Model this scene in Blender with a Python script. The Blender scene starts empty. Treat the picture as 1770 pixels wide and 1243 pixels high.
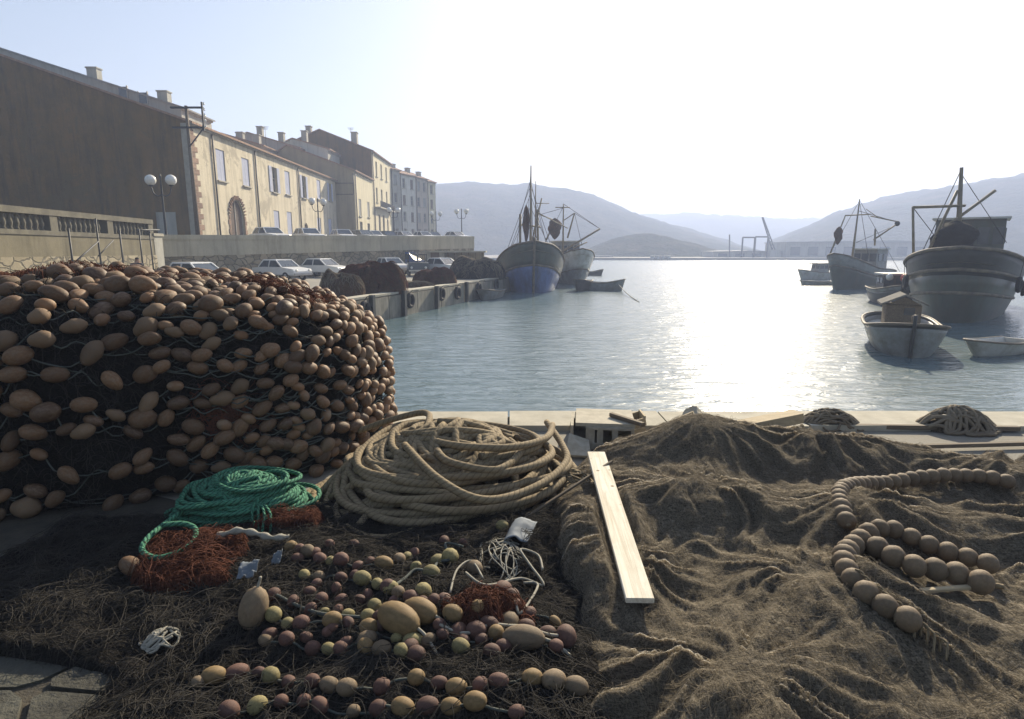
import bpy, bmesh, math, random
import numpy as np
from mathutils import Vector, Matrix

random.seed(7)
RNG = np.random.default_rng(11)
SC = bpy.context.scene
COL = SC.collection
R = math.radians

# ------------------------------------------------------------------ camera
PITCH = R(10.41); FPX = 1023.0; CX, CY = 885.0, 622.0; EYE = 2.0
cam_d = bpy.data.cameras.new('camera'); cam = bpy.data.objects.new('camera', cam_d)
COL.objects.link(cam); SC.camera = cam
cam.location = (0, 0, EYE); cam.rotation_euler = (R(90) - PITCH, 0, 0)
cam_d.sensor_fit = 'HORIZONTAL'; cam_d.sensor_width = 36.0
cam_d.lens = 36.0 * FPX / 1770.0
cam_d.clip_start = 0.05; cam_d.clip_end = 9000

# ------------------------------------------------------------------ sky, sun, exposure
SUN_AZ, SUN_EL = R(23), R(28)
w = bpy.data.worlds.new('World'); SC.world = w; w.use_nodes = True
nt = w.node_tree; nt.nodes.clear()
out = nt.nodes.new('ShaderNodeOutputWorld'); bg = nt.nodes.new('ShaderNodeBackground')
sky = nt.nodes.new('ShaderNodeTexSky'); sky.sky_type = 'NISHITA'; sky.sun_disc = False
sky.sun_elevation = SUN_EL; sky.sun_rotation = SUN_AZ
sky.air_density = 1.3; sky.dust_density = 2.0; sky.ozone_density = 1.8; sky.altitude = 0
bg.inputs[1].default_value = 0.05
nt.links.new(sky.outputs[0], bg.inputs[0]); nt.links.new(bg.outputs[0], out.inputs[0])
sd = bpy.data.lights.new('sun', 'SUN'); sd.energy = 5.0; sd.angle = R(0.5); sd.color = (1.0, 0.87, 0.66)
sun = bpy.data.objects.new('sun', sd); COL.objects.link(sun)
SUNV = Vector((math.sin(SUN_AZ) * math.cos(SUN_EL), math.cos(SUN_AZ) * math.cos(SUN_EL), math.sin(SUN_EL)))
sun.rotation_euler = SUNV.to_track_quat('Z', 'Y').to_euler(); sun.location = SUNV * 60
SC.view_settings.view_transform = 'Standard'; SC.view_settings.look = 'None'
SC.view_settings.exposure = 1.28; SC.view_settings.gamma = 1.0
SC.view_settings.use_curve_mapping = False
SC.render.engine = 'CYCLES'
SC.cycles.use_denoising = True
SC.cycles.max_bounces = 6; SC.cycles.diffuse_bounces = 2; SC.cycles.glossy_bounces = 3
SC.cycles.volume_bounces = 1; SC.cycles.transparent_max_bounces = 8
SC.cycles.sample_clamp_indirect = 6.0
HAZE_DENSITY = 0.0016

# ------------------------------------------------------------------ geometry helpers
_c, _s = math.cos(PITCH), math.sin(PITCH)
def ray(px, py):
    a, b = (px - CX) / FPX, (CY - py) / FPX
    return Vector((a, _c + b * _s, -_s + b * _c))
def at(px, py, Y):
    d = ray(px, py); return Vector((0, 0, EYE)) + d * (Y / d.y)
def onz(px, py, z=0.0):
    d = ray(px, py); return Vector((0, 0, EYE)) + d * ((z - EYE) / d.z)

def lerp(a, b, t): return a + (b - a) * t
def sstep(a, b, x):
    t = np.clip((x - a) / (b - a), 0, 1); return t * t * (3 - 2 * t)

def vnoise(x, y, seed=0):
    x = np.asarray(x, float); y = np.asarray(y, float)
    xi = np.floor(x).astype(np.int64); yi = np.floor(y).astype(np.int64)
    xf = x - xi; yf = y - yi
    def h(i, j):
        n = (i * 374761393 + j * 668265263 + seed * 982451653) & 0x7fffffff
        n = ((n ^ (n >> 13)) * 1274126177) & 0x7fffffff
        return ((n ^ (n >> 16)) & 0xffff) / 65535.0
    u = xf * xf * (3 - 2 * xf); v = yf * yf * (3 - 2 * yf)
    return (h(xi, yi) * (1 - u) + h(xi + 1, yi) * u) * (1 - v) + (h(xi, yi + 1) * (1 - u) + h(xi + 1, yi + 1) * u) * v
def fbm(x, y, o=4, seed=0):
    s = 0; a = 0.5; t = 0
    for i in range(o):
        s = s + a * vnoise(x * 2 ** i, y * 2 ** i, seed + i * 17); t += a; a *= 0.5
    return s / t

class MB:
    """collects faces; build() links them as ONE mesh object"""
    def __init__(s): s.v = []; s.f = []; s.uv = []; s.sm = []
    def add(s, vs, fs, uvs=None, smooth=False):
        o = len(s.v); s.v += [tuple(p) for p in vs]
        for k, f in enumerate(fs):
            s.f.append([i + o for i in f]); s.sm.append(smooth)
            s.uv.append(uvs[k] if uvs else None)
        return s
    def box(s, c, d, rz=0.0, taper=1.0):
        x, y, z = d[0] / 2, d[1] / 2, d[2] / 2; cr, sr = math.cos(rz), math.sin(rz)
        vs = []
        for zz, k in ((-z, 1.0), (z, taper)):
            for xx, yy in ((-x, -y), (x, -y), (x, y), (-x, y)):
                xx2, yy2 = xx * k, yy * k
                vs.append((c[0] + xx2 * cr - yy2 * sr, c[1] + xx2 * sr + yy2 * cr, c[2] + zz))
        return s.add(vs, [[3, 2, 1, 0], [4, 5, 6, 7], [0, 1, 5, 4], [1, 2, 6, 5], [2, 3, 7, 6], [3, 0, 4, 7]])
    def beam(s, p, q, wd, ht=None, up=(0, 0, 1)):
        p, q = Vector(p), Vector(q); ht = ht or wd
        t = (q - p).normalized(); u = Vector(up)
        if abs(t.dot(u)) > .98: u = Vector((1, 0, 0))
        a = t.cross(u).normalized() * wd / 2; b = a.cross(t).normalized() * ht / 2
        vs = [p - a - b, p + a - b, p + a + b, p - a + b, q - a - b, q + a - b, q + a + b, q - a + b]
        return s.add(vs, [[0, 1, 2, 3][::-1], [4, 5, 6, 7], [0, 1, 5, 4], [1, 2, 6, 5], [2, 3, 7, 6], [3, 0, 4, 7]])
    def tube(s, path, r, n=6, closed=False, cap=True, u0=0.0):
        pts = [Vector(p) for p in path]; m = len(pts)
        rr = r if isinstance(r, (list, tuple)) else [r] * m
        vs = []; L = [u0]
        pu = None
        for i in range(m):
            a = pts[i - 1] if (i > 0 or closed) else pts[i]; b = pts[(i + 1) % m] if (i < m - 1 or closed) else pts[i]
            t = (b - a)
            if t.length < 1e-9: t = Vector((0, 0, 1))
            t.normalize()
            if pu is None:
                g = Vector((0, 0, 1)) if abs(t.z) < .9 else Vector((1, 0, 0))
                pu = t.cross(g).normalized()
            else:
                pu = pu - t * pu.dot(t)
                pu = pu.normalized() if pu.length > 1e-6 else t.orthogonal().normalized()
            pv = t.cross(pu)
            for k in range(n):
                an = 2 * math.pi * k / n
                vs.append(pts[i] + (pu * math.cos(an) + pv * math.sin(an)) * rr[i])
            if i: L.append(L[-1] + (pts[i] - pts[i - 1]).length)
        fs = []; uvs = []
        for i in range(m if closed else m - 1):
            j = (i + 1) % m; l0 = L[i]; l1 = L[j] if j else L[i] + (pts[0] - pts[i]).length
            for k in range(n):
                k2 = (k + 1) % n
                fs.append([i * n + k, i * n + k2, j * n + k2, j * n + k])
                uvs.append([(l0, k / n), (l0, (k + 1) / n), (l1, (k + 1) / n), (l1, k / n)])
        if cap and not closed:
            fs.append(list(range(n))[::-1]); uvs.append([(0, 0)] * n)
            fs.append([(m - 1) * n + k for k in range(n)]); uvs.append([(0, 0)] * n)
        return s.add(vs, fs, uvs, True)
    def lathe(s, prof, n=12, c=(0, 0, 0), mat=None, smooth=True):
        """prof: (r, z) pairs, axis z, optional 4x4 matrix"""
        vs = []
        for r, z in prof:
            for k in range(n):
                an = 2 * math.pi * k / n; p = Vector((r * math.cos(an), r * math.sin(an), z))
                if mat is not None: p = mat @ p
                vs.append((p.x + c[0], p.y + c[1], p.z + c[2]))
        fs = []
        for i in range(len(prof) - 1):
            for k in range(n):
                k2 = (k + 1) % n
                fs.append([i * n + k, i * n + k2, (i + 1) * n + k2, (i + 1) * n + k])
        fs.append(list(range(n))[::-1]); fs.append([(len(prof) - 1) * n + k for k in range(n)])
        return s.add(vs, fs, None, smooth)
    def ball(s, c, r, n=12, m=8, sc=(1, 1, 1)):
        vs = []; fs = []
        for i in range(m + 1):
            th = math.pi * i / m
            for k in range(n):
                ph = 2 * math.pi * k / n
                vs.append((c[0] + r * sc[0] * math.sin(th) * math.cos(ph), c[1] + r * sc[1] * math.sin(th) * math.sin(ph), c[2] + r * sc[2] * math.cos(th)))
        for i in range(m):
            for k in range(n):
                k2 = (k + 1) % n
                fs.append([i * n + k, (i + 1) * n + k, (i + 1) * n + k2, i * n + k2])
        return s.add(vs, fs, None, True)
    def prism(s, poly, z0, z1):
        n = len(poly); f0 = z0 if callable(z0) else (lambda x, y: z0); f1 = z1 if callable(z1) else (lambda x, y: z1)
        vs = [(x, y, f0(x, y)) for x, y in poly] + [(x, y, f1(x, y)) for x, y in poly]
        fs = [list(range(n))[::-1], [n + i for i in range(n)]]
        fs += [[i, (i + 1) % n, n + (i + 1) % n, n + i] for i in range(n)]
        return s.add(vs, fs)
    def extr(s, prof, y0, y1):
        """profile of (x, z) pairs swept along y"""
        n = len(prof)
        vs = [(x, y0, z) for x, z in prof] + [(x, y1, z) for x, z in prof]
        fs = [list(range(n)), [n + i for i in range(n)][::-1]]
        fs += [[(i + 1) % n, i, n + i, n + (i + 1) % n] for i in range(n)]
        return s.add(vs, fs)
    def quad(s, a, b, c, d): return s.add([a, b, c, d], [[0, 1, 2, 3]])
    def build(s, name, mat, parent=None, off=None, smooth=None):
        if off is None and parent is not None: off = ORIG.get(root_of(parent))
        if off is not None: vs = [(p[0] - off[0], p[1] - off[1], p[2] - off[2]) for p in s.v]
        else: vs = s.v
        me = bpy.data.meshes.new(name); me.from_pydata(vs, [], s.f); me.update()
        sm = s.sm if smooth is None else [smooth] * len(s.f)
        me.polygons.foreach_set('use_smooth', sm)
        if any(u is not None for u in s.uv):
            ul = me.uv_layers.new(name='UVMap'); arr = []
            for f, u in zip(s.f, s.uv):
                for k in range(len(f)): arr += (u[k] if u else (0, 0))
            ul.data.foreach_set('uv', arr)
        return link(name, me, mat, parent)

ORIG = {}
def root_of(o):
    while o.parent is not None: o = o.parent
    return o.as_pointer()
def link(name, me, mat, parent=None):
    o = bpy.data.objects.new(name, me); COL.objects.link(o)
    if mat is not None and not me.materials:
        for m_ in (mat if isinstance(mat, (list, tuple)) else [mat]): me.materials.append(m_)
    if parent is not None: o.parent = parent
    return o
def np_mesh(name, V, F, mat, parent=None, smooth=True, off=None):
    V = np.asarray(V, np.float32).reshape(-1, 3); F = np.asarray(F, np.int32)
    if off is None and parent is not None: off = ORIG.get(root_of(parent))
    if off is not None: V = V - np.array(off, np.float32)
    me = bpy.data.meshes.new(name); k = F.shape[1]
    me.vertices.add(len(V)); me.vertices.foreach_set('co', V.ravel())
    me.loops.add(F.size); me.loops.foreach_set('vertex_index', F.ravel())
    me.polygons.add(len(F)); me.polygons.foreach_set('loop_start', np.arange(0, F.size, k, dtype=np.int32))
    me.polygons.foreach_set('use_smooth', [smooth] * len(F))
    me.update(calc_edges=True); me.validate()
    return link(name, me, mat, parent)
def grid_faces(nx, ny):
    i, j = np.meshgrid(np.arange(nx - 1), np.arange(ny - 1), indexing='ij')
    a = (i * ny + j).ravel(); return np.stack([a, a + ny, a + ny + 1, a + 1], 1)
def strands(name, paths, rad, mat, parent=None, kind='stuff'):
    P = np.asarray(paths, float); N, K, _ = P.shape
    T = np.gradient(P, axis=1); T /= np.linalg.norm(T, axis=2, keepdims=True) + 1e-9
    up = np.array([0.13, 0.21, 0.97]); A = np.cross(T, up); A /= np.linalg.norm(A, axis=2, keepdims=True) + 1e-9
    B = np.cross(T, A); rr = np.broadcast_to(np.asarray(rad, float).reshape(-1, 1, 1), (N, 1, 1))
    V = np.stack([P + rr * (A * math.cos(a) + B * math.sin(a)) for a in (0, 2.094, 4.189)], 2)
    n = np.arange(N)[:, None, None]; k = np.arange(K - 1)[None, :, None]; c = np.arange(3)[None, None, :]
    i0 = (n * K + k) * 3 + c; i1 = (n * K + k) * 3 + (c + 1) % 3
    F = np.stack([i0, i1, i1 + 3, i0 + 3], -1).reshape(-1, 4)
    o = np_mesh(name, V.reshape(-1, 3), F, mat, parent)
    if kind: o['kind'] = kind
    return o

def tag(o, label=None, cat=None, group=None, kind=None):
    if label: o['label'] = label
    if cat: o['category'] = cat
    if group: o['group'] = group
    if kind: o['kind'] = kind
    return o
def thing(name, label, cat, loc=(0, 0, 0), rz=0.0, group=None, world=False):
    """an Empty at the thing's base; world=True: its parts are given in world coordinates"""
    o = bpy.data.objects.new(name, None); COL.objects.link(o); o.empty_display_size = .2
    o.location = loc; o.rotation_euler = (0, 0, rz); tag(o, label, cat, group)
    if world: ORIG[o.as_pointer()] = tuple(loc)
    return o
def copy_tree(o, parent=None):
    c = o.copy(); COL.objects.link(c)
    if parent is not None: c.parent = parent
    for ch in list(o.children): copy_tree(ch, c)
    return c
def smooth_path(pts, sub=6, closed=False):
    pts = [Vector(p) for p in pts]; n = len(pts); res = []
    for i in range(n if closed else n - 1):
        g = (lambda k: pts[k % n]) if closed else (lambda k: pts[max(0, min(n - 1, k))])
        a, b, c, d = g(i - 1), g(i), g(i + 1), g(i + 2)
        for k in range(sub):
            t = k / sub
            res.append(.5 * ((2 * b) + (c - a) * t + (2 * a - 5 * b + 4 * c - d) * t * t + (3 * b - a - 3 * c + d) * t ** 3))
    if not closed: res.append(pts[-1])
    return res

# ------------------------------------------------------------------ materials
MATS = {}
def _base(name):
    m = bpy.data.materials.new(name); m.use_nodes = True
    return m, m.node_tree, m.node_tree.nodes['Principled BSDF']
def nn(t, typ, **kw):
    n = t.nodes.new(typ)
    for k, v in kw.items(): setattr(n, k, v)
    return n
def ramp(t, fac, stops):
    r = nn(t, 'ShaderNodeValToRGB'); e = r.color_ramp.elements
    while len(e) < len(stops): e.new(.5)
    for i, (p, c) in enumerate(stops):
        e[i].position = p; e[i].color = (*c, 1) if len(c) == 3 else c
    t.links.new(fac, r.inputs[0]); return r.outputs[0]
def noise_n(t, scale, detail=4, rough=.6, vec=None, dist=0.0):
    n = nn(t, 'ShaderNodeTexNoise'); n.inputs['Scale'].default_value = scale
    n.inputs['Detail'].default_value = detail; n.inputs['Roughness'].default_value = rough
    n.inputs['Distortion'].default_value = dist
    if vec is not None: t.links.new(vec, n.inputs['Vector'])
    return n.outputs['Fac']
def coords(t, scale=(1, 1, 1), which='Object', rot=(0, 0, 0)):
    c = nn(t, 'ShaderNodeTexCoord'); m = nn(t, 'ShaderNodeMapping')
    m.inputs['Scale'].default_value = scale; m.inputs['Rotation'].default_value = rot
    t.links.new(c.outputs[which], m.inputs[0]); return m.outputs[0]
def mixc(t, fac, a, b, mode='MIX'):
    m = nn(t, 'ShaderNodeMix', data_type='RGBA', blend_type=mode)
    for s, v in ((m.inputs[0], fac), (m.inputs[6], a), (m.inputs[7], b)):
        if hasattr(v, 'is_linked'): t.links.new(v, s)
        elif isinstance(v, (int, float)): s.default_value = v
        else: s.default_value = (*v, 1) if len(v) == 3 else v
    return m.outputs[2]
def bump(t, bsdf, h, strength=.3, dist=.02):
    b = nn(t, 'ShaderNodeBump'); b.inputs['Strength'].default_value = strength; b.inputs['Distance'].default_value = dist
    t.links.new(h, b.inputs['Height'])
    old = bsdf.inputs['Normal']
    if old.is_linked: t.links.new(old.links[0].from_socket, b.inputs['Normal'])
    t.links.new(b.outputs[0], old)
def mat(name, c1, c2=None, scale=6.0, rough=.75, bmp=.25, bscale=None, bdist=.01, metal=0.0, vary=0.0, stretch=(1, 1, 1), dirt=None, dscale=1.2, spec=.4):
    """two-tone noisy surface with fine relief, optional larger dirt patches and a per-object tint"""
    if name in MATS: return MATS[name]
    m, t, b = _base(name); c2 = c2 or tuple(x * .6 for x in c1)
    vec = coords(t, stretch)
    col = ramp(t, noise_n(t, scale, 5, .65, vec), [(.32, c2), (.68, c1)])
    if dirt: col = mixc(t, ramp(t, noise_n(t, dscale, 5, .7, vec), [(.45, (0, 0, 0)), (.72, (1, 1, 1))]), col, dirt)
    if vary:
        oi = nn(t, 'ShaderNodeObjectInfo'); v = nn(t, 'ShaderNodeHueSaturation')
        mr = nn(t, 'ShaderNodeMapRange'); mr.inputs[3].default_value = 1 - vary; mr.inputs[4].default_value = 1 + vary
        t.links.new(oi.outputs['Random'], mr.inputs[0]); t.links.new(mr.outputs[0], v.inputs['Value'])
        t.links.new(col, v.inputs['Color']); col = v.outputs[0]
    t.links.new(col, b.inputs['Base Color'])
    b.inputs['Roughness'].default_value = rough; b.inputs['Metallic'].default_value = metal
    b.inputs['Specular IOR Level'].default_value = spec
    if bmp: bump(t, b, noise_n(t, bscale or scale * 6, 4, .7, vec), bmp, bdist)
    MATS[name] = m; return m

def mat_plaster(name, c1, c2, stain, patch=None):
    m, t, b = _base(name); v = coords(t)
    col = ramp(t, noise_n(t, .5, 6, .7, v), [(.3, c2), (.7, c1)])
    streak = noise_n(t, 1.0, 5, .7, coords(t, (1.6, 1.6, .18)))
    col = mixc(t, ramp(t, streak, [(.46, (0, 0, 0)), (.74, (.85, .85, .85))]), col, stain)
    if patch: col = mixc(t, ramp(t, noise_n(t, .35, 6, .75, v, .6), [(.56, (0, 0, 0)), (.60, (.8, .8, .8))]), col, patch)
    col = mixc(t, ramp(t, noise_n(t, 9, 4, .8, v), [(.3, (.25, .25, .25)), (.7, (0, 0, 0))]), col, stain)
    t.links.new(col, b.inputs['Base Color']); b.inputs['Roughness'].default_value = .92
    b.inputs['Specular IOR Level'].default_value = .2
    bump(t, b, noise_n(t, 3.5, 8, .75, v), .5, .05)
    MATS[name] = m; return m
def mat_stone(name, cols, joint, scale=2.2, stretch=(1, 1, 1.6)):
    m, t, b = _base(name); v = coords(t, stretch)
    dn = nn(t, 'ShaderNodeTexNoise'); dn.inputs['Scale'].default_value = 2.5; t.links.new(v, dn.inputs['Vector'])
    vv = nn(t, 'ShaderNodeVectorMath', operation='MULTIPLY_ADD'); vv.inputs[1].default_value = (.3, .3, .3)
    t.links.new(dn.outputs['Color'], vv.inputs[0]); t.links.new(v, vv.inputs[2])
    e = nn(t, 'ShaderNodeTexVoronoi', feature='DISTANCE_TO_EDGE'); e.inputs['Scale'].default_value = scale
    c = nn(t, 'ShaderNodeTexVoronoi'); c.inputs['Scale'].default_value = scale
    t.links.new(vv.outputs[0], e.inputs['Vector']); t.links.new(vv.outputs[0], c.inputs['Vector'])
    sx = nn(t, 'ShaderNodeSeparateColor'); t.links.new(c.outputs['Color'], sx.inputs[0])
    col = ramp(t, sx.outputs[0], [(i / max(1, len(cols) - 1), q) for i, q in enumerate(cols)])
    col = mixc(t, .35, col, ramp(t, noise_n(t, 7, 5, .7, v), [(.3, (.1, .09, .07)), (.7, (.5, .46, .38))]), 'OVERLAY')
    ed = ramp(t, e.outputs['Distance'], [(.02, (0, 0, 0)), (.09, (1, 1, 1))])
    col = mixc(t, ed, joint, col)
    t.links.new(col, b.inputs['Base Color']); b.inputs['Roughness'].default_value = .95
    b.inputs['Specular IOR Level'].default_value = .15
    bump(t, b, ed, .7, .04); bump(t, b, noise_n(t, 14, 5, .7, v), .4, .02)
    MATS[name] = m; return m
def mat_rope(name, c1, c2, crease, freq=16.0, strandn=3, bstr=.9):
    """laid rope: strands spiral along the tube's UVs (u in metres, v round)"""
    m, t, b = _base(name)
    uv = nn(t, 'ShaderNodeUVMap'); sp = nn(t, 'ShaderNodeSeparateXYZ'); t.links.new(uv.outputs[0], sp.inputs[0])
    a = nn(t, 'ShaderNodeMath', operation='MULTIPLY'); a.inputs[1].default_value = freq; t.links.new(sp.outputs[0], a.inputs[0])
    b2 = nn(t, 'ShaderNodeMath', operation='MULTIPLY_ADD'); b2.inputs[1].default_value = strandn
    t.links.new(sp.outputs[1], b2.inputs[0]); t.links.new(a.outputs[0], b2.inputs[2])
    fr = nn(t, 'ShaderNodeMath', operation='PINGPONG'); fr.inputs[1].default_value = .5; t.links.new(b2.outputs[0], fr.inputs[0])
    h = ramp(t, fr.outputs[0], [(0, (0, 0, 0)), (.18, (.65, .65, .65)), (.5, (1, 1, 1))])
    v = coords(t)
    col = ramp(t, noise_n(t, 5, 5, .7, v), [(.3, c2), (.7, c1)])
    col = mixc(t, ramp(t, h, [(0, (1, 1, 1)), (.6, (0, 0, 0))]), col, crease)
    col = mixc(t, ramp(t, noise_n(t, 160, 2, .6, v), [(.35, (.45, .45, .45)), (.65, (0, 0, 0))]), col, crease)
    t.links.new(col, b.inputs['Base Color']); b.inputs['Roughness'].default_value = .85
    b.inputs['Specular IOR Level'].default_value = .25
    bump(t, b, h, bstr, .008); bump(t, b, noise_n(t, 220, 2, .6, v), .4, .003)
    MATS[name] = m; return m
def mat_net(name, c1, c2, c3, mesh=140.0, sss=0.0):
    """bundled twine: fine crossing threads over cloudy colour"""
    m, t, b = _base(name); v = coords(t)
    col = ramp(t, noise_n(t, 2.2, 6, .7, v, .5), [(.28, c2), (.52, c1), (.75, c3)])
    f1 = noise_n(t, mesh, 3, .6, coords(t, (1, .18, 1), rot=(0, 0, .6)), 1.2)
    f2 = noise_n(t, mesh, 3, .6, coords(t, (.18, 1, 1), rot=(0, 0, .35)), 1.2)
    f = nn(t, 'ShaderNodeMath', operation='MULTIPLY'); t.links.new(f1, f.inputs[0]); t.links.new(f2, f.inputs[1])
    thr = ramp(t, f.outputs[0], [(.14, (.0, .0, .0)), (.34, (1, 1, 1))])
    col = mixc(t, thr, tuple(x * .35 for x in c2), col)
    t.links.new(col, b.inputs['Base Color']); b.inputs['Roughness'].default_value = .95
    b.inputs['Specular IOR Level'].default_value = .1
    if sss: b.inputs['Subsurface Weight'].default_value = sss; b.inputs['Subsurface Radius'].default_value = (.075, .068, .058); b.inputs['Subsurface Scale'].default_value = 1.0
    bump(t, b, thr, .8, .012); bump(t, b, noise_n(t, 30, 4, .7, v), .5, .02)
    MATS[name] = m; return m
def mat_tile(name, c1, c2, c3):
    m, t, b = _base(name); v = coords(t)
    wv = nn(t, 'ShaderNodeTexWave', wave_type='BANDS', bands_direction='X'); wv.inputs['Scale'].default_value = 1.5
    wv.inputs['Distortion'].default_value = .6; t.links.new(v, wv.inputs['Vector'])
    rows = nn(t, 'ShaderNodeTexWave', wave_type='BANDS', bands_direction='Y', wave_profile='SAW'); rows.inputs['Scale'].default_value = .9
    t.links.new(v, rows.inputs['Vector'])
    col = ramp(t, noise_n(t, 4, 5, .8, v), [(.3, c2), (.5, c1), (.72, c3)])
    col = mixc(t, ramp(t, wv.outputs[1], [(0, (.8, .8, .8)), (.4, (0, 0, 0))]), col, tuple(x * .3 for x in c2))
    t.links.new(col, b.inputs['Base Color']); b.inputs['Roughness'].default_value = .9
    bump(t, b, wv.outputs[1], .8, .06); bump(t, b, rows.outputs[1], .5, .03)
    MATS[name] = m; return m
def mat_louvre(name, c1, c2, freq=9.0):
    m, t, b = _base(name); v = coords(t)
    wv = nn(t, 'ShaderNodeTexWave', wave_type='BANDS', bands_direction='Z', wave_profile='SAW'); wv.inputs['Scale'].default_value = freq / 6.283 * 2
    t.links.new(v, wv.inputs['Vector'])
    col = ramp(t, noise_n(t, 3, 6, .75, v), [(.3, c2), (.7, c1)])
    t.links.new(col, b.inputs['Base Color']); b.inputs['Roughness'].default_value = .7
    bump(t, b, wv.outputs[1], .9, .03)
    MATS[name] = m; return m
def mat_glass(name, tint=(.03, .04, .05), rough=.08):
    m, t, b = _base(name); b.inputs['Base Color'].default_value = (*tint, 1)
    col = ramp(t, noise_n(t, 1.5, 4, .6, coords(t)), [(.3, tint), (.8, tuple(x * 2.2 for x in tint))])
    t.links.new(col, b.inputs['Base Color'])
    b.inputs['Roughness'].default_value = rough; b.inputs['Specular IOR Level'].default_value = .7
    MATS[name] = m; return m
def mat_wood(name, c1, c2, axis='X', knots=None):
    m, t, b = _base(name)
    st = (.25, 5, 5) if axis == 'X' else (5, .25, 5)
    v = coords(t, st)
    g = noise_n(t, 5, 6, .7, v, .8)
    col = ramp(t, g, [(.3, c2), (.62, c1)])
    v2 = coords(t)
    if knots:
        vo = nn(t, 'ShaderNodeTexVoronoi'); vo.inputs['Scale'].default_value = 9; t.links.new(v2, vo.inputs['Vector'])
        col = mixc(t, ramp(t, vo.outputs['Distance'], [(.06, (1, 1, 1)), (.16, (0, 0, 0))]), col, knots)
    col = mixc(t, ramp(t, noise_n(t, 3, 5, .7, v2), [(.5, (0, 0, 0)), (.8, (.6, .6, .6))]), col, c2)
    t.links.new(col, b.inputs['Base Color']); b.inputs['Roughness'].default_value = .8
    b.inputs['Specular IOR Level'].default_value = .2
    bump(t, b, g, .5, .006)
    MATS[name] = m; return m

# setting
M_CONC = mat('concrete', (.33, .305, .25), (.20, .185, .15), 1.4, .93, .5, 26, .02, dirt=(.15, .14, .115), dscale=.7)
M_QWALL = mat('quay_concrete', (.34, .31, .25), (.20, .185, .145), 1.2, .95, .6, 8, .05, stretch=(1, 1, .35), dirt=(.09, .09, .07), dscale=.9)
M_ROAD = mat('asphalt', (.085, .083, .08), (.05, .05, .05), 3, .9, .5, 60, .01)
M_BAND = mat_plaster('parapet_plaster', (.50, .46, .35), (.38, .35, .26), (.24, .22, .16))
M_RUBBLE = mat_stone('rubble_stone', [(.20, .18, .13), (.36, .32, .24), (.28, .25, .18), (.42, .38, .29)], (.13, .12, .09), 1.6)
M_PAVE = mat('paving', (.055, .052, .04), (.028, .027, .022), 3, .9, .6, 18, .03, dirt=(.1, .1, .08), vary=.2)
# houses
M_CREAM = mat_plaster('cream_plaster', (.70, .63, .475), (.57, .505, .37), (.26, .225, .155), (.38, .335, .25))
M_CREAM2 = mat_plaster('pale_cream_plaster', (.68, .62, .44), (.58, .52, .36), (.36, .32, .22))
M_WHITEP = mat_plaster('white_plaster', (.70, .68, .60), (.56, .54, .47), (.36, .34, .28))
M_GREYP = mat_plaster('grey_plaster', (.47, .46, .40), (.37, .36, .31), (.24, .23, .19))
M_PINKP = mat_plaster('pink_grey_plaster', (.55, .48, .40), (.44, .38, .31), (.29, .25, .2))
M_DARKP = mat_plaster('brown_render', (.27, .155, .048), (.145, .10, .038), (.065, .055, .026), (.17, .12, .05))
M_OCHRE = mat_plaster('ochre_plaster', (.44, .36, .22), (.35, .29, .18), (.23, .19, .12))
M_TILE = mat_tile('clay_tiles', (.36, .22, .14), (.24, .15, .10), (.45, .33, .22))
M_QUOIN = mat('brick_quoin', (.27, .175, .12), (.18, .12, .085), 5, .9, .6, 20, .03, vary=.25)
M_LAV = mat_louvre('lavender_shutter', (.56, .59, .72), (.45, .48, .60))
M_BSTONE = mat('shaded_weathered_stone', (.17, .157, .115), (.10, .092, .068), 2.5, .95, .5, 20, .02, dirt=(.08, .075, .055))  # balustrade stone and panel plaster coloured dark for shade as well as weathering
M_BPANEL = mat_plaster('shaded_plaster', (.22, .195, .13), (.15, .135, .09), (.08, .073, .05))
M_GREYSH = mat_louvre('grey_shutter', (.34, .34, .32), (.24, .24, .22))
M_BROWNSH = mat_louvre('brown_shutter', (.16, .11, .075), (.10, .07, .05))
M_GLASS = mat_glass('window_glass')
M_FRAME = mat('window_frame', (.42, .40, .35), (.28, .26, .22), 5, .6, .1)
M_STONE = mat('dressed_stone', (.44, .41, .33), (.30, .28, .22), 3, .9, .4, 20)
M_PIPE = mat('drainpipe', (.13, .115, .09), (.08, .07, .06), 4, .6, .1)
M_IRON = mat('dark_iron', (.045, .047, .045), (.025, .026, .026), 9, .55, .2, metal=.3)
M_WOODD = mat_wood('weathered_wood', (.20, .16, .11), (.10, .08, .06))
M_GLOBE = mat('lamp_globe', (.78, .77, .72), (.66, .65, .60), 8, .15, 0)
# boats
M_HBLUE = mat('blue_hull_paint', (.13, .19, .42), (.09, .135, .30), 1.1, .38, .15, 9, .01, dirt=(.06, .075, .10), stretch=(1, 1, .4))
M_HGREEN = mat('grey_green_paint', (.105, .12, .095), (.07, .08, .064), 1.3, .45, .2, 9, .01, dirt=(.11, .09, .06), stretch=(1, 1, .4))
M_HWHITE = mat('white_boat_paint', (.62, .62, .58), (.48, .48, .44), 1.5, .45, .2, 12, .01, dirt=(.3, .27, .2))
M_HGREY = mat('grey_boat_paint', (.30, .31, .30), (.20, .21, .20), 1.5, .5, .2, 12, .01, dirt=(.15, .13, .1))
M_HDARK = mat('tarred_hull', (.05, .052, .045), (.03, .03, .028), 2, .5, .2, 12, .01)
M_DECK = mat_wood('deck_boards', (.36, .31, .24), (.22, .19, .15))
M_MAST = mat('mast_paint', (.26, .22, .14), (.15, .13, .09), 3, .6, .1)
M_RAIL = mat('rub_rail', (.22, .18, .12), (.11, .09, .07), 3, .7, .2)
M_RIG = mat('rigging', (.07, .065, .055), (.05, .045, .04), 9, .9, 0)
M_RED = mat('red_paint', (.55, .05, .03), (.4, .04, .03), 5, .5, .1)
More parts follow.
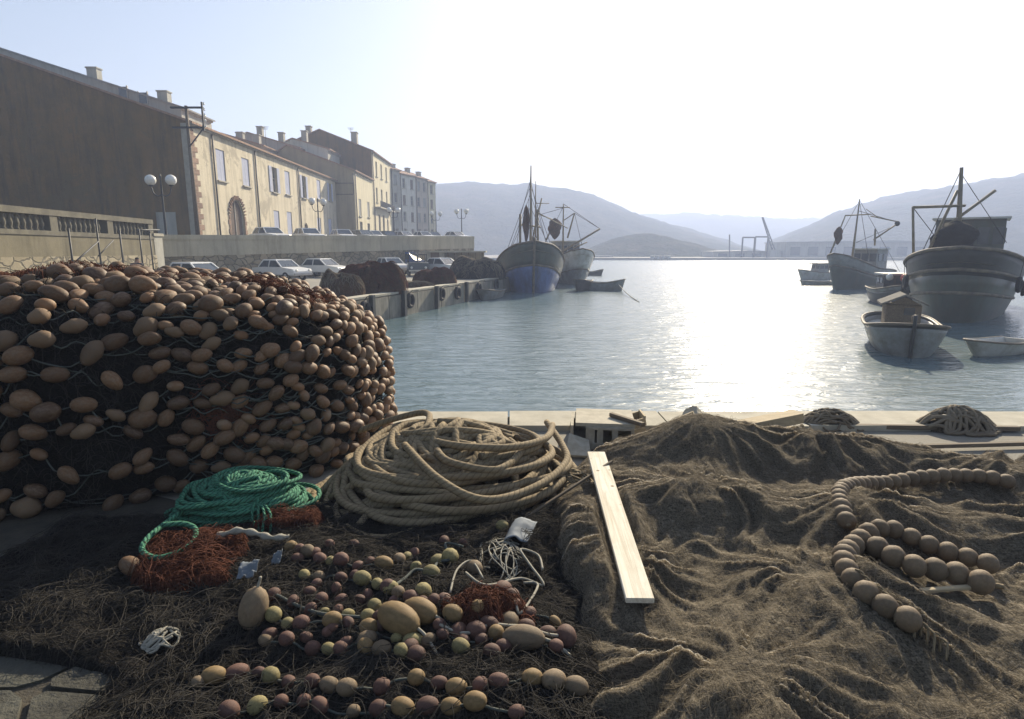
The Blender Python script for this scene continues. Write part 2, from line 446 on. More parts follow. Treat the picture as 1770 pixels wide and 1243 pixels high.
# gear
M_FLOAT = mat('brown_float', (.175, .093, .042), (.115, .06, .029), 6, .65, .4, 60, .004, vary=.4, dirt=(.17, .125, .08), dscale=7)
M_FLOATG = mat('khaki_float', (.19, .135, .08), (.12, .085, .05), 7, .72, .45, 60, .004, vary=.2, dirt=(.14, .11, .07), dscale=5)
M_FLOATY = mat('yellow_float', (.25, .21, .09), (.15, .125, .055), 8, .75, .4, 60, .004, vary=.15)
M_FLOATV = mat('plum_float', (.13, .066, .046), (.075, .038, .03), 8, .72, .4, 60, .004, vary=.25)
M_BUOY = mat('ochre_buoy', (.22, .145, .06), (.13, .088, .038), 6, .72, .25, 50, .004, dirt=(.2, .13, .06), dscale=3)
M_LINE = mat('float_line', (.10, .11, .095), (.05, .058, .052), 20, .9, .2)
M_WLINE = mat('white_twine', (.34, .32, .26), (.22, .205, .165), 30, .9, .2)
M_ROPE = mat_rope('manila_rope', (.30, .235, .14), (.20, .157, .095), (.13, .098, .06), 19, 3, .35)
M_GROPE = mat_rope('green_rope', (.085, .27, .165), (.05, .18, .11), (.012, .05, .035), 22)
M_NETB = mat_net('brown_netting', (.215, .182, .132), (.14, .118, .085), (.29, .25, .185), 120, .45)
M_NETS = mat('brown_twine', (.26, .22, .16), (.17, .142, .102), 5, .95, 0, dirt=(.13, .10, .07), spec=.1)
M_NETD = mat_net('dark_netting', (.036, .033, .03), (.02, .019, .018), (.06, .055, .048))
M_NETDS = mat('dark_twine', (.06, .055, .048), (.03, .028, .025), 6, .95, 0, spec=.1)
M_NETR = mat_net('rust_netting', (.085, .03, .02), (.045, .018, .014), (.13, .05, .03))
M_NETRS = mat('rust_twine', (.13, .052, .032), (.065, .028, .02), 6, .95, 0, spec=.1)
M_NETQ = mat_net('old_netting', (.15, .09, .055), (.075, .055, .038), (.24, .11, .06), 60)
M_TYRE = mat('tyre_rubber', (.022, .022, .022), (.014, .014, .014), 9, .8, .3)
M_PLANK = mat_wood('pale_plank', (.76, .72, .60), (.50, .43, .31), 'X', (.22, .16, .09))
M_CRATE = mat_wood('crate_wood', (.48, .39, .25), (.31, .25, .16))
M_FOAM = mat('foam_board', (.46, .42, .33), (.33, .30, .23), 12, .9, .4, 90, .006)
M_PLAST = mat('grey_plastic', (.17, .195, .22), (.11, .13, .15), 4, .8, .2, 15, .01)
# cars
M_CARW = mat('white_car_paint', (.80, .80, .78), (.72, .72, .70), 2, .25, 0, spec=.6)
M_CARB = mat('blue_car_paint', (.05, .10, .28), (.04, .08, .22), 2, .25, 0, spec=.6)
M_CARD = mat('dark_car_paint', (.05, .055, .055), (.035, .04, .04), 2, .3, 0, spec=.6)
M_CARG = mat('grey_car_paint', (.32, .34, .34), (.26, .28, .28), 2, .3, 0, spec=.6)
M_CHROME = mat('bumper_metal', (.55, .55, .55), (.4, .4, .4), 5, .3, 0, metal=.8)
M_LAMP = mat('headlamp', (.75, .75, .70), (.6, .6, .55), 9, .12, 0)
# ================================================================== SETTING
WATER_Z = -1.1
def mat_water():
    m, t, b = _base('harbour_water')
    v = coords(t, (1, 1, 1))
    col = ramp(t, noise_n(t, .03, 3, .5, v), [(.3, (.08, .125, .14)), (.7, (.10, .15, .165))])
    t.links.new(col, b.inputs['Base Color'])
    b.inputs['Roughness'].default_value = .20; b.inputs['IOR'].default_value = 1.333
    b.inputs['Specular IOR Level'].default_value = .5
    n1 = noise_n(t, .55, 3, .5, coords(t, (.55, 1.25, 1), rot=(0, 0, .18)), .7)
    n2 = noise_n(t, 2.1, 3, .55, coords(t, (.45, 1.3, 1), rot=(0, 0, -.12)), .8)
    n3 = noise_n(t, 7.0, 2, .5, coords(t, (.6, 1.2, 1)), .3)
    bump(t, b, n3, .25, .03); bump(t, b, n2, .52, .13); bump(t, b, n1, .28, .25)
    return m
M_WATER = mat_water()
mb = MB(); mb.quad((-2600, 6.9, WATER_Z), (2600, 6.9, WATER_Z), (2600, 2050, WATER_Z), (-2600, 2050, WATER_Z))
water = mb.build('water', M_WATER); tag(water, kind='structure')

# ---- hills: ridge profiles (pixel of skyline, distance)
def mat_hill(name, a, b_, c):
    m, t, b = _base(name); v = coords(t)
    col = ramp(t, noise_n(t, .035, 8, .72, v), [(.3, a), (.5, b_), (.72, c)])
    t.links.new(col, b.inputs['Base Color']); b.inputs['Roughness'].default_value = 1
    b.inputs['Specular IOR Level'].default_value = 0
    bump(t, b, noise_n(t, .12, 6, .7, v), 1.0, 4.0)
    return m
M_HILL = mat_hill('scrub_hillside', (.035, .045, .025), (.06, .065, .035), (.13, .11, .075))
def hill(name, prof, r_shore, r_ridge, seed, amp=3.0):
    n = 160; m = 40
    pxs = np.linspace(prof[0][0], prof[-1][0], n)
    ys = np.interp(pxs, [p[0] for p in prof], [p[1] for p in prof])
    V = np.zeros((n, m, 3))
    tt = np.linspace(0, 1, m)
    for i in range(n):
        d = ray(pxs[i], ys[i]); hz = math.hypot(d.x, d.y); ux, uy = d.x / hz, d.y / hz
        H = EYE + d.z / hz * r_ridge - WATER_Z
        r = np.where(tt < .6, r_shore + (r_ridge - r_shore) * tt / .6, r_ridge + (tt - .6) / .4 * r_ridge * .35)
        k = np.where(tt < .6, np.sin(tt / .6 * math.pi / 2) ** .9, 1 - .75 * ((tt - .6) / .4) ** 1.5)
        x, y = ux * r, uy * r
        env = np.clip(k * 4, 0, 1)
        nz = (fbm(x / 45, y / 45, 5, seed) - .5) * amp * 2 * env + (fbm(x / 7, y / 7, 3, seed + 5) - .5) * amp * 1.5 * env
        V[i, :, 0] = x; V[i, :, 1] = y; V[i, :, 2] = WATER_Z - .6 + H * k + nz
    return tag(np_mesh(name, V.reshape(-1, 3), grid_faces(n, m)[:, ::-1], M_HILL), kind='structure')
hill('hill', [(-600, 250), (300, 280), (560, 330), (700, 326), (760, 322), (820, 320), (850, 323), (885, 326), (920, 322), (950, 329), (985, 331), (1025, 342), (1060, 358), (1095, 372), (1150, 388), (1230, 410), (1330, 437)], 330, 620, 3)
hill('hill', [(880, 420), (960, 400), (1040, 384), (1110, 372), (1150, 374), (1190, 370), (1240, 374), (1300, 377), (1350, 381), (1400, 383), (1440, 380), (1520, 390), (1700, 410)], 760, 1250, 9, 5)
hill('hill', [(1330, 420), (1400, 392), (1440, 374), (1480, 362), (1520, 350), (1580, 338), (1640, 328), (1720, 315), (1850, 300), (2200, 280)], 330, 640, 21)
hill('hill', [(960, 446), (1010, 432), (1050, 415), (1085, 406), (1120, 404), (1160, 411), (1200, 422), (1235, 433), (1280, 446)], 235, 300, 33, 1.2)
# far shore strip (low quay along the foot of the hills)
mb = MB(); mb.prism([(-60, 205), (330, 190), (420, 190), (420, 330), (-60, 330)], -2.2, -.35)
mb.build('far_shore', M_CONC)['kind'] = 'structure'

# ---- quay: the near arm and the long left arm as one sheet with real sides
LQ0, LQ1 = Vector((-11.8, 7.0)), Vector((-.65, 44.7))
quay_poly = [(-70, -6), (60, -6), (60, 7), (LQ0.x, 7), (LQ1.x, LQ1.y), (2.4, 55), (2.4, 72), (-70, 72)]
mb = MB(); mb.prism(quay_poly, -2.6, 0.0)
quay = tag(mb.build('quay', M_CONC), kind='structure')
def lq(t, side=0.0, z=0.0):
    """point along the left quay edge (t in metres from the inner corner), side = metres to the water side"""
    d = (LQ1 - LQ0).normalized(); n = Vector((d.y, -d.x))
    p = LQ0 + d * t + n * side; return Vector((p.x, p.y, z))
LQL = (LQ1 - LQ0).length
# wall face blocks of the left arm, each its own slab with an open joint
d = (LQ1 - LQ0).normalized(); rzq = math.atan2(d.y, d.x)
step = LQL / 13.0
for k in range(13):
    mb = MB(); c = lq(step * (k + .5), .07, -.62 + .006 * (k % 3))
    mb.box(c, (step - .05, .15, 1.1), rzq)
    mb.build('wall_block', M_QWALL, quay)
    mb = MB(); c = lq(step * (k + .5), -.2, .035)
    mb.box(c, (step - .03, .62, .09), rzq)
    mb.build('coping_stone', M_STONE, quay)
# near edge coping stones
x = -11.5; k = 0
while x < 24:
    wd = 1.5 + .4 * ((k * 37) % 5) / 5; mb = MB()
    mb.box((x + wd / 2, 6.72, .02 + .008 * (k % 2)), (wd - .025, .62, .08)); mb.build('coping_stone', M_STONE, quay)
    x += wd; k += 1
# bare earth and rough paving stones in the near left corner
MB().prism([(-6.5, .2), (-.8, .2), (-1.2, 2.2), (-1.6, 3.4), (-2.2, 4.3), (-3.6, 4.9), (-6.5, 4.6)], -.02, .004).build('ground_earth', mat('earth', (.075, .065, .048), (.04, .036, .028), 5, .95, .6, 40, .02))['kind'] = 'structure'
prng = random.Random(4)
def jit(i, j): g = random.Random(i * 131 + j * 7919); return (-5.0 + i * .56 + (j % 2) * .2 + g.uniform(-.1, .1), .7 + j * .42 + g.uniform(-.07, .07))
for j in range(7):
    for i in range(8):
        q = [jit(i, j), jit(i + 1, j), jit(i + 1, j + 1), jit(i, j + 1)]; mx, my = sum(p[0] for p in q) / 4, sum(p[1] for p in q) / 4
        g = random.Random(i * 17 + j); ps = []
        for k_ in range(4):                              # corners clipped, edges drawn in for an open joint
            p0, p1 = q[k_], q[(k_ + 1) % 4]
            for f_ in (.13, .5, .87): ps.append((lerp(lerp(p0[0], p1[0], f_), mx, .055 + g.uniform(0, .04)), lerp(lerp(p0[1], p1[1], f_), my, .055 + g.uniform(0, .04))))
        mb = MB(); mb.prism(ps, -.05, .014 + g.uniform(0, .012)); mb.build('paving_stone', M_PAVE, quay)

# ---- upper road behind the retaining wall
WA, WB = Vector((-21.6, 36.0)), Vector((-4.3, 68.0))
def road_z(x, y): return 2.2 + .02 * max(0.0, y - 36.0)
rp = [(-19.55, 12), (-21.35, 35.6), (WA.x - .3, WA.y + .5), (WB.x - .4, WB.y + .2), (-9, 132), (-16, 175), (-80, 175), (-80, 12)]
mb = MB(); mb.prism(rp, -2.4, road_z)
tag(mb.build('road', M_ROAD), kind='structure')

# ================================================================== RETAINING WALL, BALUSTRADE
wall = thing('retaining_wall', 'long retaining wall of the upper road, plastered parapet above rubble stone', 'wall', (WA.x, WA.y, 0), world=True)
def strip(mb, a, b, za0, za1, zb0, zb1, th, inset=0.0):
    dd = (b - a).normalized(); n = Vector((dd.y, -dd.x))
    o = []
    for p, z0, z1 in ((a, za0, za1), (b, zb0, zb1)):
        f = p + n * inset; k = f - n * th
        o += [(f.x, f.y, z0), (f.x, f.y, z1), (k.x, k.y, z1), (k.x, k.y, z0)]
    mb.add(o, [[0, 4, 5, 1], [1, 5, 6, 2], [2, 6, 7, 3], [3, 7, 4, 0], [0, 1, 2, 3], [7, 6, 5, 4]])
    return mb
strip(MB(), WA, WB, -.1, 1.62, -.1, 2.28, .6, 0).build('stone_face', M_RUBBLE, wall)
strip(MB(), WA, WB, 1.62, 2.66, 2.28, 3.28, .6, .05).build('plaster_band', M_BAND, wall)
strip(MB(), WA, WB, 2.66, 2.95, 3.28, 3.60, .55, .10).build('coping', M_BAND, wall)
e2 = Vector((-9.3, 131))
end = thing('retaining_wall', 'return end of the upper road wall beyond the quayside hut', 'wall', (WB.x, WB.y, 0), world=True)
strip(MB(), WB, e2, -2, 3.28, -2, 4.1, .5, 0).build('stone_face', M_RUBBLE, end)
strip(MB(), WB, e2, 3.28, 3.6, 4.1, 4.45, .5, .04).build('coping', M_BAND, end)

# balustrade over a plain wall, left of the pillar
BA, BB = Vector((-19.2, 14.0)), Vector((-21.0, 35.4))
bal = thing('balustrade', 'stone balustrade with squat balusters above a plain wall', 'balustrade', (BA.x, BA.y, 0), world=True)
strip(MB(), BA, BB, -.1, 1.75, -.1, 1.75, .5, .08).build('wall_base', M_RUBBLE, bal)
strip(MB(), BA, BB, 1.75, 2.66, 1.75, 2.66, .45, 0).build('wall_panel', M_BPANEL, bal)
strip(MB(), BA, BB, 2.66, 2.86, 2.66, 2.86, .5, .05).build('plinth', M_BSTONE, bal)
strip(MB(), BA, BB, 3.52, 3.78, 3.52, 3.78, .5, .06).build('handrail', M_BSTONE, bal)
bl = (BB - BA).length; bd = (BB - BA).normalized(); bn = Vector((bd.y, -bd.x))
bprof = [(.09, 2.86), (.09, 2.91), (.06, 2.95), (.10, 3.1), (.105, 3.16), (.06, 3.38), (.055, 3.42), (.09, 3.47), (.09, 3.52)]
base_b = None
npier = 5
for k in range(npier + 1):
    p = BA + bd * (bl * k / npier - (.25 if k == npier else -.25 if k == 0 else 0)) - bn * .2
    mb = MB(); mb.box((p.x, p.y, 3.2), (.5, .44, .68), math.atan2(bd.y, bd.x)); mb.build('pier', M_BSTONE, bal)
for k in range(58):
    s_ = bl * (k + .5) / 58
    if min(abs(s_ - bl * q / npier) for q in range(npier + 1)) < .36: continue
    p = BA + bd * s_ - bn * .2
    if base_b is None:
        mb = MB(); mb.lathe(bprof, 8); base_b = mb.build('baluster', M_BSTONE, bal, off=(0, 0, 0)); o = base_b
    else:
        o = base_b.copy(); COL.objects.link(o); o.parent = bal
    o.location = (p.x - BA.x, p.y - BA.y, 0)
pil = thing('gate_pillar', 'dark square pillar where the balustrade meets the road wall', 'pillar', (-21.45, 35.75, 0), world=True)
MB().box((-21.4, 35.8, 1.4), (.85, .85, 2.9)).build('shaft', M_GREYP, pil)
MB().box((-21.4, 35.8, 2.93), (1.0, 1.0, .16)).build('cap', M_STONE, pil)

# stair handrail in front of the balustrade
rail = thing('handrail', 'thin dark iron stair railing in front of the balustrade', 'railing', (-17.6, 22, 0), world=True)
posts = [at(118, 395, 23.5), at(165, 378, 25.5), at(206, 395, 27.5), at(240, 396, 30), at(258, 398, 32)]
for p in posts:
    MB().tube([(p.x, p.y, 0), p], .035, 6).build('post', M_IRON, rail)
MB().tube([at(236, 398, 29.8), at(275, 398, 33)], .04, 6).build('top_rail', M_IRON, rail)
MB().tube([at(128, 455, 23), at(170, 418, 25.4)], .03, 6).build('slanting_rail', M_IRON, rail)
MB().tube([at(170, 443, 25.3), at(196, 416, 27)], .025, 6).build('slanting_rail', M_IRON, rail)

# ================================================================== HOUSES
def wall_holes(mb, L, H, holes, t=.28, y=0.0):
    """facade in the plane y with rectangular holes (x0,x1,z0,z1), reveals t deep"""
    xs = sorted({0.0, L} | {h[0] for h in holes} | {h[1] for h in holes})
    zs = sorted({0.0, H} | {h[2] for h in holes} | {h[3] for h in holes})
    for i in range(len(xs) - 1):
        for j in range(len(zs) - 1):
            cx, cz = (xs[i] + xs[i + 1]) / 2, (zs[j] + zs[j + 1]) / 2
            if any(h[0] < cx < h[1] and h[2] < cz < h[3] for h in holes): continue
            mb.quad((xs[i], y, zs[j]), (xs[i + 1], y, zs[j]), (xs[i + 1], y, zs[j + 1]), (xs[i], y, zs[j + 1]))
    for x0, x1, z0, z1 in holes:
        mb.quad((x0, y, z0), (x0, y, z1), (x0, y + t, z1), (x0, y + t, z0))
        mb.quad((x1, y, z1), (x1, y, z0), (x1, y + t, z0), (x1, y + t, z1))
        mb.quad((x0, y, z1), (x1, y, z1), (x1, y + t, z1), (x0, y + t, z1))
        mb.quad((x1, y, z0), (x0, y, z0), (x0, y + t, z0), (x1, y + t, z0))
def house(label, loc, rz, L, D, H, ridge, ridge_y, wins, m_wall, m_gable=None, m_sh=None, chimneys=(), group=None, pipes=(), cornice=True, m_roof=None, balcony=None, quoins=False, arch=None, gable_wins=()):
    m_sh = m_sh or M_GREYSH; m_gable = m_gable or m_wall
    o = thing('house', label, 'house', loc, rz, group)
    holes = [(w_[0] - w_[1] / 2, w_[0] + w_[1] / 2, w_[2], w_[3]) for w_ in wins]
    mb = MB(); wall_holes(mb, L, H, holes)
    for w_ in wins:                                   # arched heads: fill the spandrels flush with the wall
        if w_[4] in ('arch', 'arch_door'):
            x0, x1, z1 = w_[0] - w_[1] / 2, w_[0] + w_[1] / 2, w_[3]; r = w_[1] / 2; n = 8
            for sgn, xe in ((-1, x0), (1, x1)):
                for k in range(n):
                    a0, a1 = math.pi / 2 * k / n, math.pi / 2 * (k + 1) / n
                    p0 = (w_[0] + sgn * r * math.cos(a0), .0, z1 - r + r * math.sin(a0)); p1 = (w_[0] + sgn * r * math.cos(a1), .0, z1 - r + r * math.sin(a1))
                    q = (xe, 0.0, z1)
                    mb.add([p0, p1, q], [[0, 1, 2]])
                    mb.quad(p0, p1, (p1[0], .28, p1[2]), (p0[0], .28, p0[2]))
    mb.build('facade', m_wall, o)
    # other walls
    mb = MB(); zr = ridge
    for x in (0.0, L):
        poly = [(x, .001, 0), (x, .001, H), (x, ridge_y, zr)]
        if ridge_y < D: poly += [(x, D, H if ridge_y < D * .9 else zr)]
        poly += [(x, D, 0)]
        mb.add(poly, [list(range(len(poly)))])
    mb.quad((0, D, 0), (0, D, H), (L, D, H), (L, D, 0))
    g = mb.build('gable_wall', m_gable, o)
    # roof slabs
    ov = .38; sl = (zr - H) / ridge_y; th = .16
    mb = MB()
    mb.add([(-.15, -ov, H - sl * ov), (L + .15, -ov, H - sl * ov), (L + .15, ridge_y, zr), (-.15, ridge_y, zr),
            (-.15, -ov, H - sl * ov + th), (L + .15, -ov, H - sl * ov + th), (L + .15, ridge_y, zr + th), (-.15, ridge_y, zr + th)],
           [[3, 2, 1, 0], [4, 5, 6, 7], [0, 1, 5, 4], [1, 2, 6, 5], [3, 0, 4, 7]])
    if ridge_y < D:
        mb.add([(-.15, ridge_y, zr), (L + .15, ridge_y, zr), (L + .15, D + .2, H), (-.15, D + .2, H), (-.15, ridge_y, zr + th), (L + .15, ridge_y, zr + th), (L + .15, D + .2, H + th), (-.15, D + .2, H + th)],
               [[4, 5, 6, 7], [3, 0, 4, 7], [1, 2, 6, 5], [2, 3, 7, 6]])
    roof = mb.build('roof', m_roof or M_TILE, o)
    if cornice:
        mb = MB(); mb.box((L / 2, -.10, H - .16), (L, .2, .16)); mb.box((L / 2, -.17, H - .02), (L + .04, .34, .12)); mb.build('cornice', M_STONE, o)
    for cx, cy, cw, cl, cz in chimneys:
        mb = MB(); mb.box((cx, cy, cz - .9), (cw, cl, 2.0)); mb.box((cx, cy, cz + .15), (cw + .16, cl + .16, .12))
        mb.build('chimney', M_GREYP, roof)
    for w_ in wins:
        xc, ww, z0, z1, kd = w_[:5]; msh = w_[5] if len(w_) > 5 else m_sh
        if kd == 'closed':
            for s_ in (-1, 1):
                mb = MB(); mb.box((xc + s_ * ww / 4, .09, (z0 + z1) / 2), (ww / 2 - .02, .05, z1 - z0 - .03))
                mb.build('shutter', msh, o)
        else:
            door = 'door' in kd
            mb = MB(); mb.box((xc, .24, (z0 + z1) / 2), (ww, .03, z1 - z0)); pane = mb.build('door' if door else 'window', M_BROWNSH if door else M_GLASS, o)
            mb = MB()
            for s_ in (-1, 1): mb.box((xc + s_ * (ww / 2 - .05), .2, (z0 + z1) / 2), (.1, .08, z1 - z0))
            mb.box((xc, .2, (z0 + z1) / 2), (.08, .08, z1 - z0 - .22)); mb.box((xc, .2, z0 + .06), (ww - .2, .08, .1)); mb.box((xc, .2, z1 - .06), (ww - .2, .08, .1))
            if not door: mb.box((xc + ww / 4, .2, lerp(z0, z1, .55)), (ww / 2 - .2, .06, .06)); mb.box((xc - ww / 4, .2, lerp(z0, z1, .55)), (ww / 2 - .2, .06, .06))
            mb.build('frame', M_FRAME, pane)
            if kd == 'open':
                for s_ in (-1, 1):
                    mb = MB(); mb.box((xc + s_ * (ww / 2 + ww / 4 + .03), -.05, (z0 + z1) / 2), (ww / 2, .05, z1 - z0))
                    mb.build('shutter', msh, o)
        if z0 > .5:
            mb = MB(); mb.box((xc, -.07, z0 - .06), (ww + .3, .2, .11)); mb.build('sill', M_STONE, o)
    for p in pipes:
        mb = MB(); mb.tube([(p, -.10, .0), (p, -.10, H - .3)], .075, 8); mb.build('drainpipe', M_PIPE, o)
    if balcony:
        x0, x1, zb, dp = balcony
        mb = MB(); mb.box(((x0 + x1) / 2, -dp / 2, zb), (x1 - x0, dp, .18)); bo = mb.build('balcony', M_STONE, o)
        mb = MB(); mb.beam((x0, -dp + .04, zb + 1.0), (x1, -dp + .04, zb + 1.0), .05)
        k = x0
        while k <= x1: mb.beam((k, -dp + .04, zb + .1), (k, -dp + .04, zb + 1.0), .03); k += .16
        mb.build('railing', M_IRON, bo)
    if quoins:
        z = .1; k = 0
        while z < H - .6:
            hh = .42; lw = .95 if k % 2 else .55
            mb = MB(); mb.box((lw / 2 - .012, .10, z + hh / 2), (lw + .02, .27, hh - .03)); mb.build('quoin', M_QUOIN, o); z += hh; k += 1
    if arch:                                          # brick surround of an arched doorway: one voussoir or jamb brick at a time
        xc, ww, zt = arch; r = ww / 2; n = 17
        for k in range(n):
            a = math.pi * (k + .5) / n; rr = r + .16 + (.05 if k % 2 else 0)
            mb = MB(); c0 = Vector((xc + (r + .01) * math.cos(a), 0, zt - r + (r + .01) * math.sin(a))); c1 = Vector((xc + (rr + .16) * math.cos(a), 0, zt - r + (rr + .16) * math.sin(a)))
            mb.beam(c0, c1, .10, math.pi * r / n * .98, up=(0, 1, 0)); mb.build('brick', M_QUOIN, o)
        for s_ in (-1, 1):
            z = .02; k = 0
            while z < zt - r - .1:
                lw = .42 if k % 2 else .28
                mb = MB(); mb.box((xc + s_ * (r + .01 + lw / 2), -.015, z + .2), (lw, .07, .37)); mb.build('brick', M_QUOIN, o); z += .4; k += 1
    return o
rd = lambda y: road_z(0, y)
def fac(px, py, X):
    """(y, z) where the ray of a pixel meets the facade plane x = X"""
    d = ray(px, py); t_ = X / d.x; return d.y * t_, EYE + d.z * t_
# --- house 1: the long cream building nearest, dark gable towards the camera
X1, y0 = -24.5, 47.3; z1 = rd(46) - .15
def win(px, pt, pb, w_, kind, sh, X=X1, Y0=y0, Z0=z1):
    ya, za = fac(px, pt, X); yb, zb = fac(px, pb, X); return ((ya + yb) / 2 - Y0, w_, max(.02, zb - Z0), za - Z0, kind, sh)
W1 = [win(382, 260, 313, 1.5, 'closed', M_LAV), win(425, 275, 322, 1.5, 'closed', M_LAV), win(474, 290, 333, 1.3, 'open', M_LAV), win(497, 297, 337, 1.45, 'closed', M_LAV),
      win(525, 305, 343, 1.25, 'open', M_LAV), win(551, 312, 345, 1.4, 'closed', M_LAV), win(570, 318, 348, 1.1, 'open', M_LAV)]
yd, zd = fac(408, 346, X1); xd = yd - y0; hd_ = zd - z1
W1.append((xd, 2.7, .02, hd_, 'arch_door'))
for px, pt in ((479, 365), (501, 367), (552, 377), (571, 379)): W1.append(win(px, pt, pt + 44 - (px - 479) * .14, 1.45, 'closed', M_LAV))
ys, zs = fac(529, 386, X1); W1.append((ys - y0, 1.3, .02, zs - z1, 'arch_door'))
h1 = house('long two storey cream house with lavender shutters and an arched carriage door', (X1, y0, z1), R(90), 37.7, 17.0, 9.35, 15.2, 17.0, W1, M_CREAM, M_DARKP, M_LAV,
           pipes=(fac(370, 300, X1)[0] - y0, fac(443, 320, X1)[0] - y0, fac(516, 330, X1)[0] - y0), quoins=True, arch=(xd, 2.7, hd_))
mb = MB(); mb.box((-.02, .35, 4.67), (.06, .5, 9.2)); mb.build('corner_strip', M_STONE, h1)
mb = MB(); mb.box((-.03, 2.4, 1.7), (.08, 1.5, 2.0)); mb.build('notice_panel', M_GREYP, h1)
# --- taller house behind with two small attic windows
pk = at(312, 181, 62)
hb = house('taller grey plastered house with two chimneys rising behind the dark gable', (pk.x, 62, 2.6), R(90), 6, 26, pk.z - 2.9, pk.z - 2.9 + 8.2, 26.0, [], M_GREYP, M_GREYP,
           chimneys=((1.6, 2.4, .8, 1.0, pk.z - 2.9 + 1.7), (1.6, 9.2, .8, 1.0, pk.z - 2.9 + 3.9)), m_roof=M_GREYSH)
for px, py in ((248, 170), (213, 160)):
    q = at(px, py, 62); yy, zz = -(q.x - pk.x), q.z - 2.6
    mb = MB(); mb.box((-.01, yy, zz), (.12, .8, 1.0)); pn = mb.build('window', M_GLASS, hb)
    for s_ in (-1, 1): MB().box((-.05, yy + s_ * .45, zz), (.14, .1, 1.2)).build('frame', M_FRAME, pn)
# --- house 2: pale two-storey, standing forward
X2, Y2 = -21.9, 85.15; z2 = rd(82)
W2 = [win(622.5, 345, 374, 1.4, 'closed', M_GREYSH, X2, Y2, z2), win(637, 350, 376, 1.4, 'closed', M_GREYSH, X2, Y2, z2), win(625, 384, 420, 1.5, 'door', M_GREYSH, X2, Y2, z2), win(638, 387, 420, 1.6, 'door', M_GREYSH, X2, Y2, z2)]
h2 = house('small pale cream house standing forward beside the tall house', (X2, Y2, z2), R(90), 11.2, 14, 12.95 - z2, 16.2 - z2, 9.0, W2, M_CREAM2, M_OCHRE, M_GREYSH, pipes=(.5,))
for zz in (8.1, 6.6): MB().tube([(-.06, .1, zz), (-.06, 2.5, zz)], .05, 6).build('wall_bracket', M_PIPE, h2)
MB().tube([(-.06, .1, 6.6), (-.06, .1, 9.4)], .05, 6).build('wall_bracket', M_PIPE, h2)
# --- house 3: the tall one
Y3 = 96.45; z3 = rd(94)
W3 = []
for px in (650.5, 659, 667.5):
    W3.append(win(px, 280 + (px - 650) * .6, 305 + (px - 650) * .5, 1.1, 'plain', M_BROWNSH, X2, Y3, z3)); W3.append(win(px + 1, 325 + (px - 650) * .4, 350 + (px - 650) * .3, 1.1, 'plain', M_BROWNSH, X2, Y3, z3))
W3 += [win(657, 372, 430, 1.5, 'door', M_BROWNSH, X2, Y3, z3), win(664, 373, 430, 1.5, 'door', M_BROWNSH, X2, Y3, z3), win(671, 380, 430, 1.2, 'door', M_BROWNSH, X2, Y3, z3)]
zbal = fac(660, 357, X2)[1] - z3 - .5
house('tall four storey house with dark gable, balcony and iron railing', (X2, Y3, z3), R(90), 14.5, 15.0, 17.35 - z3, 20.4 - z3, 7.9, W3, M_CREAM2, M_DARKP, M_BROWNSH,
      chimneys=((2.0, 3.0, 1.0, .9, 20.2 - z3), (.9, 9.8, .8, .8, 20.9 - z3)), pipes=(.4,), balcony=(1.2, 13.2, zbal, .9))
# --- the last four, bending towards the harbour
A_, B_ = Vector((-21.9, 111.1)), Vector((-15.6, 125.0)); dR = (B_ - A_); LR = dR.length; rzR = math.atan2(dR.y, dR.x)
specs = [(0, .18, 294, M_GREYP, 'narrow grey house squeezed next to the tall balcony house'), (.182, .519, 303, M_WHITEP, 'white plastered house with brown shutters in the bend of the street'),
         (.521, .79, 309, M_PINKP, 'pinkish grey house, second from the end of the row'), (.792, 1.0, 315, M_CREAM2, 'last narrow cream house at the seaward end of the row')]
for k, (t0, t1, py, mw, lab) in enumerate(specs):
    p = A_ + dR * (t0 + .002); Lh = (t1 - t0) * LR - .04; ym = lerp(111.1, 125, (t0 + t1) / 2)
    zt = at(720, py, ym).z; zb = rd(p.y) - .1
    H = zt - zb; W = []
    nb = max(1, int(round(Lh / 2.1)))
    for fl in range(4):
        for q in range(nb):
            xw = Lh * (q + .5) / nb; zz = .02 if fl == 0 else .8 + fl * H / 4.1
            W.append((xw, .95, zz, zz + (2.5 if fl == 0 else 1.8), 'door' if fl == 0 else ('closed' if (fl + q + k) % 2 else 'plain')))
    house(lab, (p.x, p.y, zb), rzR, Lh, 11, H, H + 1.6 + .5 * (k % 2), 5.5, W, mw, None, M_BROWNSH if k % 2 else M_GREYSH,
          chimneys=((Lh * .3, 2.6, .9, .7, H + 1.8),), pipes=(.15,))
# --- roofs seen over the long house
def back_house(label, px0, py0, Y, L, D, rise, ridge_y, mw, mg, ch):
    p = at(px0, py0, Y); return house(label, (p.x, Y, 3.0), R(90), L, D, p.z - 3.0, p.z - 3.0 + rise, ridge_y, [], mw, mg, chimneys=[(a, b, .75, .75, p.z - 3.0 + c_) for a, b, c_ in ch])
back_house('low tiled house with three chimneys seen over the long cream roof', 515, 256, 88, 8, 12, 2.0, 7.0, M_PINKP, M_PINKP, ((.8, 2.5, 2.0), (.8, 5.5, 2.8), (.8, 8.5, 2.0)))
back_house('grey house with a whitish side wall behind the long cream roof', 566, 258, 90, 6, 8, 1.4, 5.0, M_GREYP, M_WHITEP, ((.6, 3.4, 2.4),))
back_house('set back pink house at the left behind the cream roof', 452, 252, 80, 8, 10, 1.4, 5.0, M_PINKP, M_OCHRE, ((1.0, .9, 1.3), (1.0, 3.0, 1.6)))

